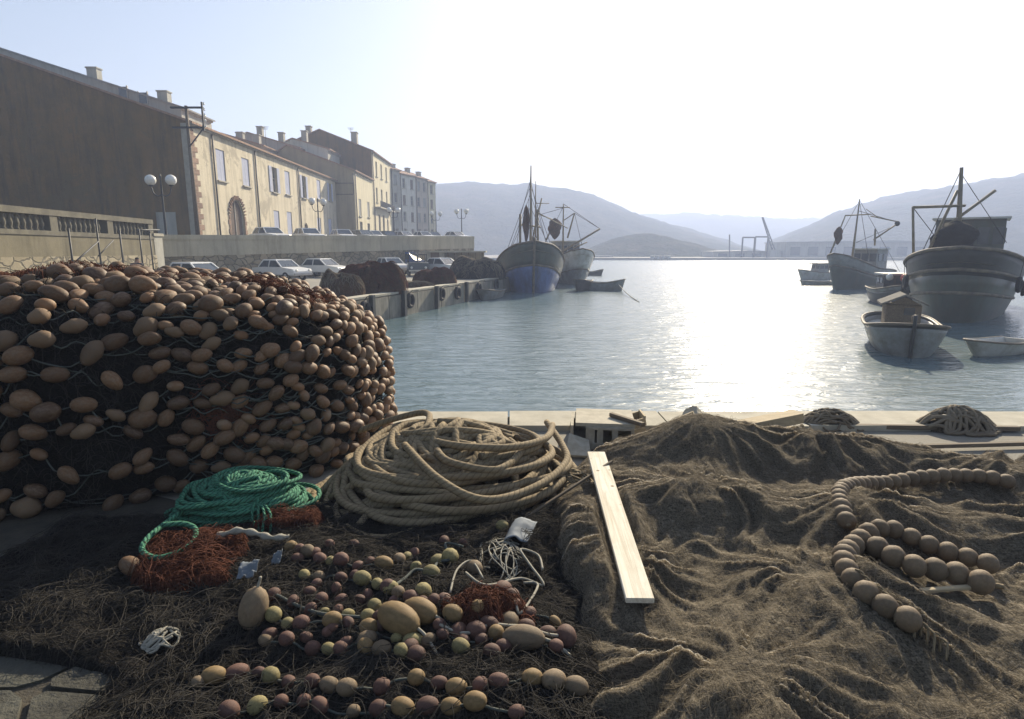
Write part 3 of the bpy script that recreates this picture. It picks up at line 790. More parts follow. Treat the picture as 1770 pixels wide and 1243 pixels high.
# ================================================================== STREET FURNITURE
def make_lamp():
    o = thing('street_lamp', '', 'street lamp')
    mb = MB(); mb.lathe([(.16, -.1), (.16, .5), (.09, .6), (.075, 1.0), (.06, 3.6), (.05, 4.35), (.08, 4.4), (.02, 4.6)], 10); mb.build('pole', M_IRON, o)
    for s_ in (-1, 1):
        pts = smooth_path([(0, 0, 3.35), (s_ * .22, 0, 3.2), (s_ * .5, 0, 3.35), (s_ * .62, 0, 3.7), (s_ * .66, 0, 3.85)], 4)
        mb = MB(); mb.tube(pts, .035, 6); mb.build('arm', M_IRON, o)
        mb = MB(); mb.ball((s_ * .66, 0, 4.2), .34, 16, 12); gl = mb.build('globe', M_GLOBE, o)
        mb = MB(); mb.lathe([(.12, 3.82), (.16, 3.9), (.14, 3.97)], 10, (s_ * .66, 0, 0)); mb.build('collar', M_IRON, gl)
    return o
lamp0 = make_lamp()
LAMPS = [(300, 39.5, 0, 'two globe street lamp in front of the dark gable'),
         (559, 62, R(50), 'two globe street lamp in front of the cream house'),
         (686, 80, R(40), 'two globe street lamp before the tall balcony house'),
         (757, 92, R(20), 'two globe street lamp by the end of the house row'),
         (800, 84, 0, 'two globe street lamp standing alone at the seaward end of the road')]
for k, (px, Y, rz, lab) in enumerate(LAMPS):
    o = lamp0 if k == 0 else copy_tree(lamp0)
    X = (px - 885) / FPX * (Y * 1.0); o.location = (X, Y, road_z(X, Y)); o.rotation_euler = (0, 0, rz); o['label'] = lab; o['group'] = 'globe lamps along the upper road'
# utility pole with crossarms
pp = at(342, 405, 43.2); px_, py_ = pp.x, pp.y; zt = at(325, 186, 43.2).z
up = thing('utility_pole', 'tall dark pole with two crossarms and insulators by the house corner', 'pole', (px_, py_, rd(43)), world=True)
MB().tube([(px_, py_, 2.2), (px_, py_, zt + .1)], [.16, .10], 10).build('pole', M_WOODD, up)
for zz in (zt - .05, zt - 1.35):
    MB().beam((px_ - 1.0, py_ - .14, zz), (px_ + 1.25, py_ - .14, zz), .12).build('crossarm', M_IRON, up)
MB().beam((px_ + 1.2, py_ - .2, zt - 1.6), (px_ + 1.2, py_ - .2, zt + .3), .10).build('upright', M_IRON, up)
MB().beam((px_ + .05, py_ - .1, zt - 2.6), (px_ + 1.15, py_ - .14, zt - 1.4), .07).build('brace', M_IRON, up)
for k in range(5):
    zz = zt - 1.35 + k * .36
    MB().lathe([(.03, 0), (.07, .03), (.07, .08), (.03, .12), (.06, .15), (.02, .2)], 8, (px_ + 1.34, py_ - .2, zz)).build('insulator', M_GLOBE, up)
# telephone style posts near the tall house side wall
def aerial(label, x, y, z, h):
    o = thing('roof_aerial', label, 'aerial', (x, y, z), world=True)
    MB().tube([(x, y, z), (x, y, z + h)], .03, 5).build('mast', M_IRON, o)
    for q in range(4): MB().tube([(x - .5 + .06 * q, y, z + h - .12 * q), (x + .5 - .06 * q, y, z + h - .12 * q)], .018, 5).build('rod', M_IRON, o)
pq = at(460, 250, 81); aerial('thin television aerial above the pink set back house', pq.x, 81.0, pq.z - .4, 2.6)
aerial('short aerial on the roof of the tall balcony house', -25.6, 99.0, 18.6, 2.6)
# ================================================================== BOATS
def hull_pts(L, B, sb, sm, ss, draft, rake, stern_w, pm, pb, tmid=.42, n=26, m=12, bluff=3.0, double=False):
    S = []
    for i in range(n):
        t = i / (n - 1)
        u = max(0.0, (t - tmid) / (1 - tmid)); us = max(0.0, (tmid - t) / tmid)
        f = math.sqrt(max(0.0, 1 - u ** bluff)) if u > 0 else (math.sqrt(max(0.0, 1 - us ** bluff)) if double else 1 - (1 - stern_w) * us ** 2)
        sh = sm + (sb - sm) * u ** 1.6 if u > 0 else sm + (ss - sm) * us ** 1.8
        p = lerp(pm, pb, u ** 1.5) if u > 0 else lerp(pm, pm * 1.5 if not double else pb, us ** 1.5)
        row = []
        for j in range(m + 1):
            s_ = j / m; z = -draft + (sh + draft) * s_
            hb = B / 2 * f * s_ ** p
            x = -L / 2 + L * t + rake * (z / sb) * t ** 4 - (rake * .6 * (z / sb) * (1 - t) ** 4 if double else 0)
            row.append((x, hb, z))
        S.append(row)
    return S
def boat_hull(o, S, m_low, m_up, js, deck_drop, m_deck, m_rail, deck=True, thick=.05, rails=(1.0,), gun=.05):
    n = len(S); m = len(S[0]) - 1
    def skin(j0, j1, name, mt):
        mb = MB()
        for sg in (1, -1):
            vs = [(S[i][j][0], sg * S[i][j][1], S[i][j][2]) for i in range(n) for j in range(j0, j1 + 1)]
            k = j1 - j0 + 1; fs = []
            for i in range(n - 1):
                for j in range(k - 1):
                    q = [i * k + j, (i + 1) * k + j, (i + 1) * k + j + 1, i * k + j + 1]; fs.append(q if sg < 0 else q[::-1])
            mb.add(vs, fs, None, True)
        rim = [(S[0][j][0], S[0][j][1], S[0][j][2]) for j in range(j0, j1 + 1)] + [(S[0][j][0], -S[0][j][1], S[0][j][2]) for j in range(j1, j0 - 1, -1)]
        if S[0][m][1] > .05: mb.add(rim, [list(range(len(rim)))])
        ob = mb.build(name, mt, o)
        md = ob.modifiers.new('thick', 'SOLIDIFY'); md.thickness = thick; md.offset = -1
        return ob
    h = skin(0, js, 'hull', m_low)
    if js < m: skin(js, m, 'bulwark', m_up)
    for fr in rails:
        j = fr * m; j0 = int(j); 
        pts = [];
        for i in range(n):
            a = S[i][min(j0, m)]; b = S[i][min(j0 + 1, m)]; q = [lerp(a[k], b[k], j - j0) for k in range(3)]; pts.append(q)
        P = [(q[0], q[1] + .01, q[2]) for q in pts] + [(q[0], -q[1] - .01, q[2]) for q in pts[::-1]]
        mb = MB(); mb.tube(P, gun, 6); mb.build('gunwale' if fr == 1.0 else 'rub_rail', m_rail, o)
    if deck:
        mb = MB(); dv = []
        for i in range(n):
            zt = S[i][m][2] - deck_drop
            # half breadth at deck level
            row = S[i]; hb = row[m][1]
            for j in range(m):
                if row[j][2] <= zt <= row[j + 1][2]:
                    q = (zt - row[j][2]) / (row[j + 1][2] - row[j][2] + 1e-9); hb = lerp(row[j][1], row[j + 1][1], q); break
            dv.append((row[m][0] - .03, max(0, hb - .03), zt))
        vs = [(a, b, c) for a, b, c in dv] + [(a, -b, c) for a, b, c in dv]
        mb.add(vs, [[i, n + i, n + i + 1, i + 1] for i in range(n - 1)])
        mb.build('deck', m_deck, o)
    return h
def wheelhouse(o, x, z, lx, ly, h, mt, windows=True, roof=None, rake=.12):
    mb = MB()
    vs = [(x - lx / 2, -ly / 2, z), (x + lx / 2, -ly / 2, z), (x + lx / 2, ly / 2, z), (x - lx / 2, ly / 2, z),
          (x - lx / 2, -ly / 2 + .05, z + h), (x + lx / 2 - rake, -ly / 2 + .05, z + h), (x + lx / 2 - rake, ly / 2 - .05, z + h), (x - lx / 2, ly / 2 - .05, z + h)]
    mb.add(vs, [[3, 2, 1, 0], [4, 5, 6, 7], [0, 1, 5, 4], [1, 2, 6, 5], [2, 3, 7, 6], [3, 0, 4, 7]])
    wh = mb.build('wheelhouse', mt, o)
    mb = MB(); mb.box((x, 0, z + h + .05), (lx + .3, ly + .25, .1)); mb.build('roof', roof or M_HWHITE, wh)
    if windows:
        nw = max(2, int(ly / .6))
        for k in range(nw):
            yy = -ly / 2 + ly * (k + .5) / nw
            mb = MB(); mb.box((x + lx / 2 - rake * .72 + .01, yy, z + h * .70), (.06, ly / nw - .14, h * .30)); mb.build('window', M_GLASS, wh)
        for sg in (-1, 1):
            for k in range(2):
                mb = MB(); mb.box((x - lx * .25 + k * lx * .42, sg * (ly / 2 - .02), z + h * .70), (lx * .3, .06, h * .28)); mb.build('window', M_GLASS, wh)
    return wh
def spar(o, name, a, b, r0, r1=None, mt=None):
    MB().tube([a, b], [r0, r1 or r0], 8).build(name, mt or M_MAST, o)
def stay(o, a, b, r=.018):
    MB().tube([a, b], r, 4).build('stay', M_RIG, o)
def bundle(o, name, c, rx, rz, mt, seed=0):
    """hanging bunch of net: lumpy drop"""
    mb = MB(); n, m = 12, 12; vs = []; fs = []
    rn = random.Random(seed)
    for i in range(m + 1):
        t = i / m; r = rx * (math.sin(math.pi * t ** .8)) ** .7 + .02
        for k in range(n):
            a = 2 * math.pi * k / n; q = r * (1 + .25 * math.sin(3 * a + i) * rn.uniform(.3, 1))
            vs.append((c[0] + q * math.cos(a), c[1] + q * math.sin(a), c[2] + rz * (.5 - t)))
    for i in range(m):
        for k in range(n): fs.append([i * n + k, (i + 1) * n + k, (i + 1) * n + (k + 1) % n, i * n + (k + 1) % n])
    mb.add(vs, fs, None, True); mb.build(name, mt, o)
def heading(dx, dy): return math.atan2(dy, dx)

# --- trawler 1, bow on, alongside the left quay
c = onz(921, 506, WATER_Z); hd = heading(.03, -1)
t1 = thing('trawler', 'blue and grey green wooden trawler lying bow on at the quay', 'fishing boat', (c.x - .03 * 7, c.y + 6.6, WATER_Z), hd)
S = hull_pts(14.5, 5.75, 3.8, 1.55, 1.9, 1.2, .9, .7, .26, .36, tmid=.45, bluff=3.2)
boat_hull(t1, S, M_HBLUE, M_HGREEN, 8, .6, M_DECK, M_RAIL, rails=(1.0, .66), gun=.075)
MB().tube([(S[-1][j][0] + .05, 0, S[-1][j][2]) for j in range(0, 13)] + [(S[-1][12][0] + .05, 0, 4.05)], .09, 8).build('stem_post', M_RAIL, t1)
MB().tube([(4.6, -.9, 3.1), (4.6, -.9, 3.75)], .1, 8).build('bollard', M_IRON, t1)
MB().tube([(4.2, 1.0, 2.8), (4.2, 1.0, 3.6)], .1, 8).build('bollard', M_IRON, t1)
wheelhouse(t1, -2.6, 1.3, 2.6, 2.3, 2.3, M_HWHITE)
zm = at(920, 287, c.y + 3.5).z - WATER_Z
spar(t1, 'mast', (3.2, .03, 1.6), (3.2, .03, zm), .13, .05)
spar(t1, 'topmast', (1.6, .52, 3.9), (1.6, .52, zm - 1.0), .07, .03)
spar(t1, 'gallows_post', (2.6, -.78, 1.6), (2.6, -.78, 6.0), .10)
spar(t1, 'gallows_post', (2.2, .75, 1.6), (2.2, .62, 6.4), .10)
spar(t1, 'gallows_beam', (2.6, -.9, 5.2), (2.2, .9, 5.0), .07)
spar(t1, 'boom', (3.0, .1, 3.6), (1.8, 1.0, 7.3), .06)
spar(t1, 'gaff', (2.4, .5, 6.2), (2.4, 3.1, 4.9), .035)
spar(t1, 'gaff', (2.0, .5, 6.9), (2.0, 1.6, 6.9), .03)
bundle(t1, 'hanging_net', (3.0, -.32, 5.2), .24, 3.0, M_NETQ, 3)
for a, b in (((3.2, 0, zm - 1.5), (2.6, -2.2, 2.2)), ((3.2, 0, zm - 1.5), (2.6, 2.2, 2.2)), ((2.2, .7, 6.3), (5.2, 1.2, 3.3)), ((1.6, .52, zm - 1.2), (-2.4, .8, 4)), ((2.6, -.78, 5.8), (3.2, 0, 8.6)), ((2.2, .62, 6.2), (3.2, 0, 8.6)), ((3.2, 0, 5.2), (5.9, .6, 3.5)), ((3.2, 0, 5.2), (5.9, -.6, 3.5))): stay(t1, a, b, .02)
for a, b in (((3.2, 0, zm - .4), (6.9, 0, 3.8)), ((3.2, 0, zm - .4), (-2, 0, 4.0)), ((3.2, 0, 7.5), (1.5, -2.1, 1.9)), ((3.2, 0, 7.5), (1.5, 2.1, 1.9)), ((2.6, -.78, 6.0), (5.4, -1.2, 3.1)), ((3.2, 0, 6.5), (4.0, -2.0, 2.4)), ((3.2, 0, 6.5), (4.0, 2.0, 2.4))): stay(t1, a, b)
for k, xx in enumerate((2.6, 3.4, 4.2)):
    MB().tube([(xx, -1.7 + .12 * k, 2.0 + .25 * k), (xx, -1.7 + .12 * k, 3.0 + .28 * k)], .04, 6).build('stanchion', M_IRON, t1)
    MB().tube([(xx, 1.7 - .12 * k, 2.0 + .25 * k), (xx, 1.7 - .12 * k, 3.0 + .28 * k)], .04, 6).build('stanchion', M_IRON, t1)
bundle(t1, 'deck_gear', (1.2, .2, 2.7), .8, 2.0, M_NETD, 4)

# --- trawler 2 behind it, pale grey, boom out to starboard
c = onz(1000, 492, WATER_Z)
t2 = thing('trawler', 'pale grey trawler behind the blue one with a long slanting boom', 'fishing boat', (c.x - .6, c.y + 5.5, WATER_Z), heading(.10, -1))
S = hull_pts(13, 4.4, 3.3, 1.7, 1.9, 1.0, .9, .7, .30, .7, bluff=2.6)
boat_hull(t2, S, M_HGREY, M_HWHITE, 7, .5, M_DECK, M_RAIL, rails=(1.0, .58), gun=.06)
wheelhouse(t2, -1.2, 1.4, 2.6, 2.6, 2.6, M_HGREY)
Yt = c.y + 4.0; cx2 = c.x
def T2(px, py, fw):   # local point of trawler 2 seen at a pixel, fw metres ahead of its middle
    w_ = at(px, py, c.y + 5.5 - fw); v_ = Matrix.Rotation(-heading(.10, -1), 3, 'Z') @ (w_ - Vector((c.x - .6, c.y + 5.5, WATER_Z))); return v_
spar(t2, 'mast', T2(973, 440, 1.5), T2(974, 353, 1.5), .11, .05)
spar(t2, 'yard', T2(960, 359, 1.5), T2(985, 359, 1.5), .05)
spar(t2, 'derrick', T2(981, 412, 1.0), T2(993, 369, 1.0), .09, .07)
spar(t2, 'gaff', T2(972, 383, 1.3), T2(993, 369, 1.2), .05)
spar(t2, 'boom', T2(972, 435, 2.5), T2(1037, 396, 2.4), .11, .09)
spar(t2, 'boom', T2(990, 430, 2.0), T2(1015, 419, 2.0), .06)
spar(t2, 'gaff', T2(934, 372, 1.2), T2(966, 384, 1.2), .05)
bundle(t2, 'hanging_net', T2(959, 396, 1.6), .62, 2.1, M_NETQ, 8)
spar(t2, 'post', T2(944, 416, 1.4), T2(952, 398, 1.4), .08)
for a, b in (((993, 369), (1037, 396)), ((974, 353), (1037, 396)), ((932, 372), (974, 360)), ((974, 357), (945, 415)), ((993, 369), (1006, 425))): stay(t2, T2(*a, 1.8), T2(*b, 1.8), .022)
MB().box((3.6, 0, 3.0), (.8, 1.0, .5)).build('winch', M_IRON, t2)

# --- trawler 3, right middle distance, bow to the left
c = onz(1490, 499, WATER_Z); hd3 = heading(-.80, -.60)
t3 = thing('trawler', 'grey green trawler with bow to the left and raised mast across the basin', 'fishing boat', (c.x + .3, c.y + 1.0, WATER_Z), hd3)
S = hull_pts(8.6, 3.2, 2.9, 1.6, 1.35, .9, .7, .72, .28, .62, bluff=2.8)
boat_hull(t3, S, M_HGREEN, M_HGREY, 9, .5, M_DECK, M_RAIL, rails=(1.0, .75), gun=.06)
wheelhouse(t3, -1.6, 1.0, 2.2, 1.9, 2.2, M_HGREY)
def T3(px, py, dY=0.0):
    w_ = at(px, py, c.y + 1.0 + dY); return Matrix.Rotation(-hd3, 3, 'Z') @ (w_ - Vector((c.x + .3, c.y + 1.0, WATER_Z)))
spar(t3, 'mast', T3(1472, 455), T3(1486, 345), .11, .05)
spar(t3, 'yard', T3(1461, 373), T3(1505, 371), .05)
spar(t3, 'derrick', T3(1433, 444), T3(1461, 374), .07, .05)
spar(t3, 'boom', T3(1510, 415), T3(1553, 386), .07)
spar(t3, 'gaff', T3(1505, 374), T3(1553, 384), .05)
spar(t3, 'gaff', T3(1497, 362), T3(1520, 378), .03)
spar(t3, 'exhaust', T3(1512, 425), T3(1513, 396), .08)
MB().ball(T3(1551, 387), .22, 8, 6).build('block', M_IRON, t3)
bundle(t3, 'hanging_net', T3(1449, 408), .3, 1.5, M_NETQ, 5)
for a, b in (((1486, 347), (1431, 445)), ((1486, 347), (1555, 470)), ((1484, 365), (1553, 385)), ((1480, 420), (1553, 388)), ((1486, 350), (1500, 440))): stay(t3, T3(*a), T3(*b), .02)

# --- small cabin boat and flat dinghy by its bow
c = onz(1412, 484, WATER_Z)
sb = thing('motor_boat', 'small motor boat with low cabin beyond the bow of the grey green trawler', 'boat', (c.x + .4, c.y + 1, WATER_Z), heading(-.95, -.3))
S = hull_pts(4.2, 1.7, 1.1, .75, .7, .4, .4, .8, .3, .6)
boat_hull(sb, S, M_HWHITE, M_HWHITE, 12, .25, M_DECK, M_RAIL)
wheelhouse(sb, -.4, .5, 1.5, 1.2, 1.2, M_HGREY, rake=.2)
c = onz(1411, 493, WATER_Z)
dg = thing('dinghy', 'flat pale dinghy floating ahead of the grey green trawler', 'boat', (c.x, c.y, WATER_Z), heading(-1, -.1))
S = hull_pts(2.9, 1.15, .38, .32, .34, .15, .15, .85, .3, .6)
boat_hull(dg, S, M_HWHITE, M_HWHITE, 12, .12, M_DECK, M_RAIL, gun=.03)

# --- trawler 4, big, at the right edge
c = onz(1640, 556, WATER_Z); hd4 = heading(-.62, -.785)
t4 = thing('trawler', 'large dark green trawler with banded hull berthed behind the small launch', 'fishing boat', (c.x + 4.3, c.y + 5.2, WATER_Z), hd4)
S = hull_pts(15.0, 5.0, 3.25, 2.2, 2.5, 1.3, .9, .75, .28, .5, bluff=3.2)
boat_hull(t4, S, M_HGREEN, M_HDARK, 9, .6, M_DECK, M_RAIL, rails=(1.0, .8, .58), gun=.08)
wheelhouse(t4, -1.5, 1.9, 3.4, 3.0, 2.8, M_HGREEN)
def T4(px, py, dY=0.0):
    w_ = at(px, py, c.y + 4.0 + dY); return Matrix.Rotation(-hd4, 3, 'Z') @ (w_ - Vector((c.x + 4.3, c.y + 5.2, WATER_Z)))
spar(t4, 'gallows_post', T4(1579, 452), T4(1578, 358), .06)
spar(t4, 'gallows_beam', T4(1578, 359), T4(1668, 356), .07)
spar(t4, 'mast', T4(1655, 430), T4(1662, 290), .14, .08)
spar(t4, 'derrick', T4(1602, 440), T4(1655, 330), .07)
spar(t4, 'boom', T4(1625, 400), T4(1720, 330), .08)
for a, b in (((1578, 359), (1640, 440)), ((1661, 295), (1590, 445)), ((1661, 300), (1740, 420)), ((1640, 357), (1620, 430))): stay(t4, T4(*a), T4(*b), .02)
bundle(t4, 'net_pile', T4(1648, 420), .9, 2.2, M_NETD, 9)
def hull_tyres(o, S, idx, side):
    for i in idx:
        x_, y_, z_ = S[i][10]; a = math.atan2(S[i + 1][10][1] - S[i][10][1], S[i + 1][10][0] - S[i][10][0]); sg = side
        cs, sn = math.cos(a), math.sin(a)
        mb = MB(); mb.tube([(x_ + .28 * math.cos(q) * cs - .1 * sn * -1 * 0, sg * (y_ + .12 + .28 * math.cos(q) * sn), z_ - .45 + .28 * math.sin(q)) for q in np.linspace(0, 2 * math.pi, 17)[:-1]], .09, 7, closed=True)
        mb.build('tyre_fender', M_TYRE, o)
        MB().tube([(x_, sg * (y_ + .1), z_ - .2), (x_, sg * (S[i][12][1] + .03), S[i][12][2])], .015, 5).build('fender_rope', M_RIG, o)
S4 = S; hull_tyres(t4, S4, (12, 16, 20), 1); hull_tyres(t4, S4, (12, 16, 20), -1)

# --- boat with the red buoy
c = onz(1572, 530, WATER_Z)
rb = thing('motor_boat', 'dark open boat with a red fender between the two trawlers', 'boat', (c.x, c.y + 1.6, WATER_Z), heading(-.25, -1))
S = hull_pts(4.6, 2.0, 1.25, .85, .9, .4, .4, .8, .3, .6)
boat_hull(rb, S, M_HDARK, M_HGREY, 10, .3, M_DECK, M_RAIL)
wheelhouse(rb, -.5, .6, 1.3, 1.2, 1.1, M_HDARK)
MB().ball((.9, .25, 1.55), .26, 12, 8).build('red_fender', M_RED, rb)
MB().ball((.7, -.5, 1.6), .20, 12, 8).build('white_fender', M_GLOBE, rb)

# --- near launch: white double-ender, bow on, cabin with pitched roof
c = onz(1572, 618, WATER_Z)
ln = thing('launch', 'grey white wooden launch with a pitched roof cabin, bow on', 'boat', (c.x + 1.05, c.y + 2.1, WATER_Z), heading(-.45, -.89))
S = hull_pts(5.0, 2.15, 1.0, .72, .9, .35, .12, .8, .26, .40, tmid=.5, bluff=4.5, double=True)
boat_hull(ln, S, M_HGREY, M_HDARK, 11, .24, M_HWHITE, M_RAIL, rails=(1.0,), gun=.045)
MB().tube([(S[-1][j][0] + .03, 0, S[-1][j][2]) for j in range(2, 13)] + [(S[-1][12][0] + .04, 0, 1.28)], .05, 8).build('stem_post', M_HDARK, ln)
cab = MB(); cab.box((-.6, 0, .95), (1.3, .98, .80)); ch = cab.build('cabin', M_WOODD, ln)
rf = MB()
rf.add([(-1.4, -.66, 1.34), (.2, -.66, 1.34), (.2, 0, 1.66), (-1.4, 0, 1.66), (-1.4, .66, 1.34), (.2, .66, 1.34), (-1.4, -.66, 1.40), (.2, -.66, 1.40), (.2, 0, 1.72), (-1.4, 0, 1.72), (-1.4, .66, 1.40), (.2, .66, 1.40)],
       [[6, 7, 8, 9], [9, 8, 11, 10], [1, 0, 3, 2], [2, 3, 4, 5], [0, 1, 7, 6], [1, 2, 8, 7], [2, 5, 11, 8], [5, 4, 10, 11], [0, 6, 9, 3], [3, 9, 10, 4]])
rf.build('roof', mat('launch_roof', (.22, .21, .19), (.14, .135, .12), 4, .95, .3, spec=.05), ch)
MB().add([(.055, -.49, 1.37), (.055, .49, 1.37), (.055, 0, 1.62)], [[0, 1, 2]]).build('gable_board', M_WOODD, ch)
MB().box((.055, .16, 1.15), (.03, .3, .25)).build('window', M_GLASS, ch)
MB().box((.055, -.22, 1.02), (.03, .34, .62)).build('door', M_WOODD, ch)
MB().tube([(2.3, 0, .9), (2.3, 0, 1.22)], .05, 8).build('bollard', M_WOODD, ln)
for yy in (-.55, .5):
    MB().box((.9, yy, .62), (.9, .5, .12)).build('hatch', M_HGREY, ln)
tender = thing('dinghy', 'white pointed dinghy peeping in beside the launch', 'boat', (onz(1722, 612, WATER_Z).x, onz(1722, 612, WATER_Z).y, WATER_Z), heading(-.9, -.4))
S = hull_pts(2.2, 1.1, .5, .38, .4, .15, .3, .8, .3, .6)
boat_hull(tender, S, M_HWHITE, M_HWHITE, 12, .14, M_DECK, M_RAIL, gun=.03)

# --- skiffs right of trawler 2 and by the quay
SK = [(1008, 503, 3.0, 1.3, .95, heading(-.35, -1), M_HDARK, 'dark skiff nearest the bow of the blue trawler', .9), (1049, 503, 2.5, 1.2, .9, heading(1, -.25), M_HGREY, 'grey skiff with a mooring line running out over the water', .75),
      (1025, 477, 2.4, 1.1, .8, heading(1, .1), M_HDARK, 'low dark skiff alone beyond the other skiffs', .6), (848, 517, 3.6, 1.4, .7, heading(-.25, -1), M_HGREY, 'grey rowing boat moored between quay wall and blue trawler', .6)]
for px, py, L_, B_2, sb_, hd, mt, lab, mid in SK:
    c = onz(px, py, WATER_Z)
    o = thing('skiff', lab, 'boat', (c.x, c.y + .5, WATER_Z), hd, 'small open boats')
    S = hull_pts(L_, B_2, sb_, mid * .8, mid * .85, .25, .25, .8, .3, .6, n=18, m=8)
    boat_hull(o, S, mt, mt, 8, .3, M_DECK, M_RAIL, gun=.04)
    for xx in (-.5, .35): MB().box((xx, 0, mid * .8 - .12), (.22, B_2 * .85, .04)).build('thwart', M_DECK, o)
a = onz(1066, 502, WATER_Z); a.z += .6; b = onz(1105, 523, WATER_Z)
tag(MB().tube(smooth_path([a, (a + b) / 2 + Vector((0, 0, -.15)), b], 5), .03, 5).build('mooring_line', M_WLINE), 'thin pale mooring line slanting from the grey skiff into the water', 'rope')
a = onz(1518, 578, WATER_Z); b = onz(1505, 588, WATER_Z); a.z += .62
tag(MB().tube([a, b], .012, 5).build('mooring_line', M_LINE), 'short line from the bow of the grey white launch into the water', 'rope')

# ================================================================== LOWER QUAY: tyres, hut, nets, cars, people
for k, (px, py) in enumerate(((622, 545), (702, 515), (757, 520), (785, 505), (822, 498), (853, 486))):
    # each tyre hangs on the wall face under its pixel column
    ax = (px - 885) / FPX; dq = (LQ1 - LQ0).normalized()
    t_ = (ax * LQ0.y - LQ0.x) / (dq.x - ax * dq.y); p = lq(t_, .24, -.45 + .05 * (k % 3))
    o = thing('fender_tyre', ['black tyre fender on the quay wall by the float heap', 'black tyre fender under the rust net heap', 'tyre fender hung low beside a wet timber post', 'tyre fender just left of the grey rowing boat', 'tyre fender above the grey rowing boat', 'tyre fender between quay and the blue trawler bow'][k], 'tyre', tuple(p), rzq, 'tyre fenders on the quay wall')
    mb = MB(); mb.tube([(.30 * math.cos(q), 0, .30 * math.sin(q)) for q in np.linspace(0, 2 * math.pi, 20)[:-1]], .10, 8, closed=True); mb.build('tyre', M_TYRE, o)
    mb = MB(); mb.tube([(0, .0, .38), (0, -.12, -p.z + .1), (0, -.45, -p.z + .10)], .018, 5); mb.build('hanging_rope', M_LINE, o)
for k, px in enumerate((634, 690, 748, 800)):
    ax = (px - 885) / FPX; dq = (LQ1 - LQ0).normalized(); t_ = (ax * LQ0.y - LQ0.x) / (dq.x - ax * dq.y); p = lq(t_, .27, -1.4)
    o = MB().box((0, 0, .75), (.22, .20, 1.55), 0).build('timber_post', M_HDARK); o.location = p; o.rotation_euler = (0, 0, rzq)
    tag(o, ['dark timber fender post nearest the float heap', 'dark timber fender post below the rust net heap', 'dark wet timber post next to a low hung tyre', 'dark timber post near the grey rowing boat'][k], 'post', 'timber posts on the quay wall')

# hut
hp = at(735, 432, 56.0)
hut = thing('quay_hut', 'low flat roofed quayside hut with open posted bay against the road wall', 'hut', (hp.x + 2.8, 56, 0), world=True)
x0, x1 = at(735, 432, 56).x, at(835, 432, 56).x; xm = at(768, 432, 56).x; zr = at(735, 437, 56).z
MB().box(((x0 + xm) / 2, 57.2, zr / 2), (xm - x0, 2.4, zr)).build('closed_bay', M_GREYP, hut)
MB().box(((xm + x1) / 2, 58.3, zr / 2), (x1 - xm, .2, zr)).build('back_wall', M_BAND, hut)
MB().box(((x0 + x1) / 2, 57.1, zr + .07), (x1 - x0 + .5, 3.1, .14)).build('roof_slab', M_STONE, hut)
for k in range(6):
    xx = lerp(xm + .35, x1 - .08, k / 5); MB().box((xx, 55.85, zr / 2), (.11, .11, zr)).build('post', M_WOODD, hut)
MB().box((x0 + .9, 55.98, 1.0), (.8, .05, 1.9)).build('door', M_BROWNSH, hut)

def net_heap(label, c, rx, ry, h, mt, ms, seed, group='net heaps on the far quay', ns=500, rz=0.0):
    o = thing('net_heap', label, 'fishing net', (c.x, c.y, 0), rz, group)
    n, m = 72, 16; V = np.zeros((n, m, 3))
    A = np.linspace(0, 2 * math.pi, n); T = np.linspace(0, 1, m)
    aa, tt = np.meshgrid(A, T, indexing='ij')
    wob = 1 + .22 * (fbm(np.cos(aa) * 1.6 + 5, np.sin(aa) * 1.6 + seed, 3, seed) - .5) * 2 + .22 * (fbm(np.cos(aa) * 7 + seed, np.sin(aa) * 7 + tt * 2.5, 3, seed + 9) - .5) * (1 - tt * .5)
    rr = (1 - tt ** 2.2) * wob
    V[..., 0] = rx * rr * np.cos(aa); V[..., 1] = ry * rr * np.sin(aa)
    V[..., 2] = h * (1 - (1 - tt) ** 1.9) * (1 + .9 * (fbm(V[..., 0] / rx * 1.6 + 9, V[..., 1] / ry * 1.6 + 3, 4, seed) - .5)) - .03
    V[-1] = V[0]
    np_mesh('netting', V.reshape(-1, 3), grid_faces(n, m), mt, o)
    if ns:
        g = np.random.default_rng(seed); P = []
        a0 = g.uniform(0, 2 * math.pi, ns); t0 = g.uniform(.0, .75, ns); K = 7
        for q in range(K):
            t_ = np.clip(t0 + .055 * q, 0, 1); a_ = a0 + .05 * np.sin(q * 1.3 + a0 * 7)
            r_ = (1 - t_ ** 2.2) * (1 + .22 * (fbm(np.cos(a_) * 1.6 + 5, np.sin(a_) * 1.6 + seed, 3, seed) - .5) * 2) + .012
            P.append(np.stack([rx * r_ * np.cos(a_), ry * r_ * np.sin(a_), h * (1 - (1 - t_) ** 1.9) * (1 + .9 * (fbm(r_ * np.cos(a_) * 1.6 + 9, r_ * np.sin(a_) * 1.6 + 3, 4, seed) - .5)) + .012], 1))
        strands('twine', np.stack(P, 1), .012, ms, o)
    return o
net_heap('tall rust brown net heap on the quay edge behind the float heap', onz(643, 506), 1.75, 1.1, 1.35, M_NETQ, M_NETRS, 5)
net_heap('orange brown net heap in front of the hut', onz(752, 492), 1.3, .9, .95, M_NETQ, M_NETRS, 8)
net_heap('dark net heap on the quay beside the blue trawler', onz(822, 482), 2.0, 1.1, 1.5, M_NETD, M_NETS, 12)
net_heap('flat trailing net lying low along the coping stones', onz(712, 497), 1.2, .5, .32, M_NETQ, M_NETS, 14, ns=250)
net_heap('grey brown net heap just behind the big float heap', onz(592, 512), 1.0, .7, 1.0, M_NETQ, M_NETS, 17, ns=300)

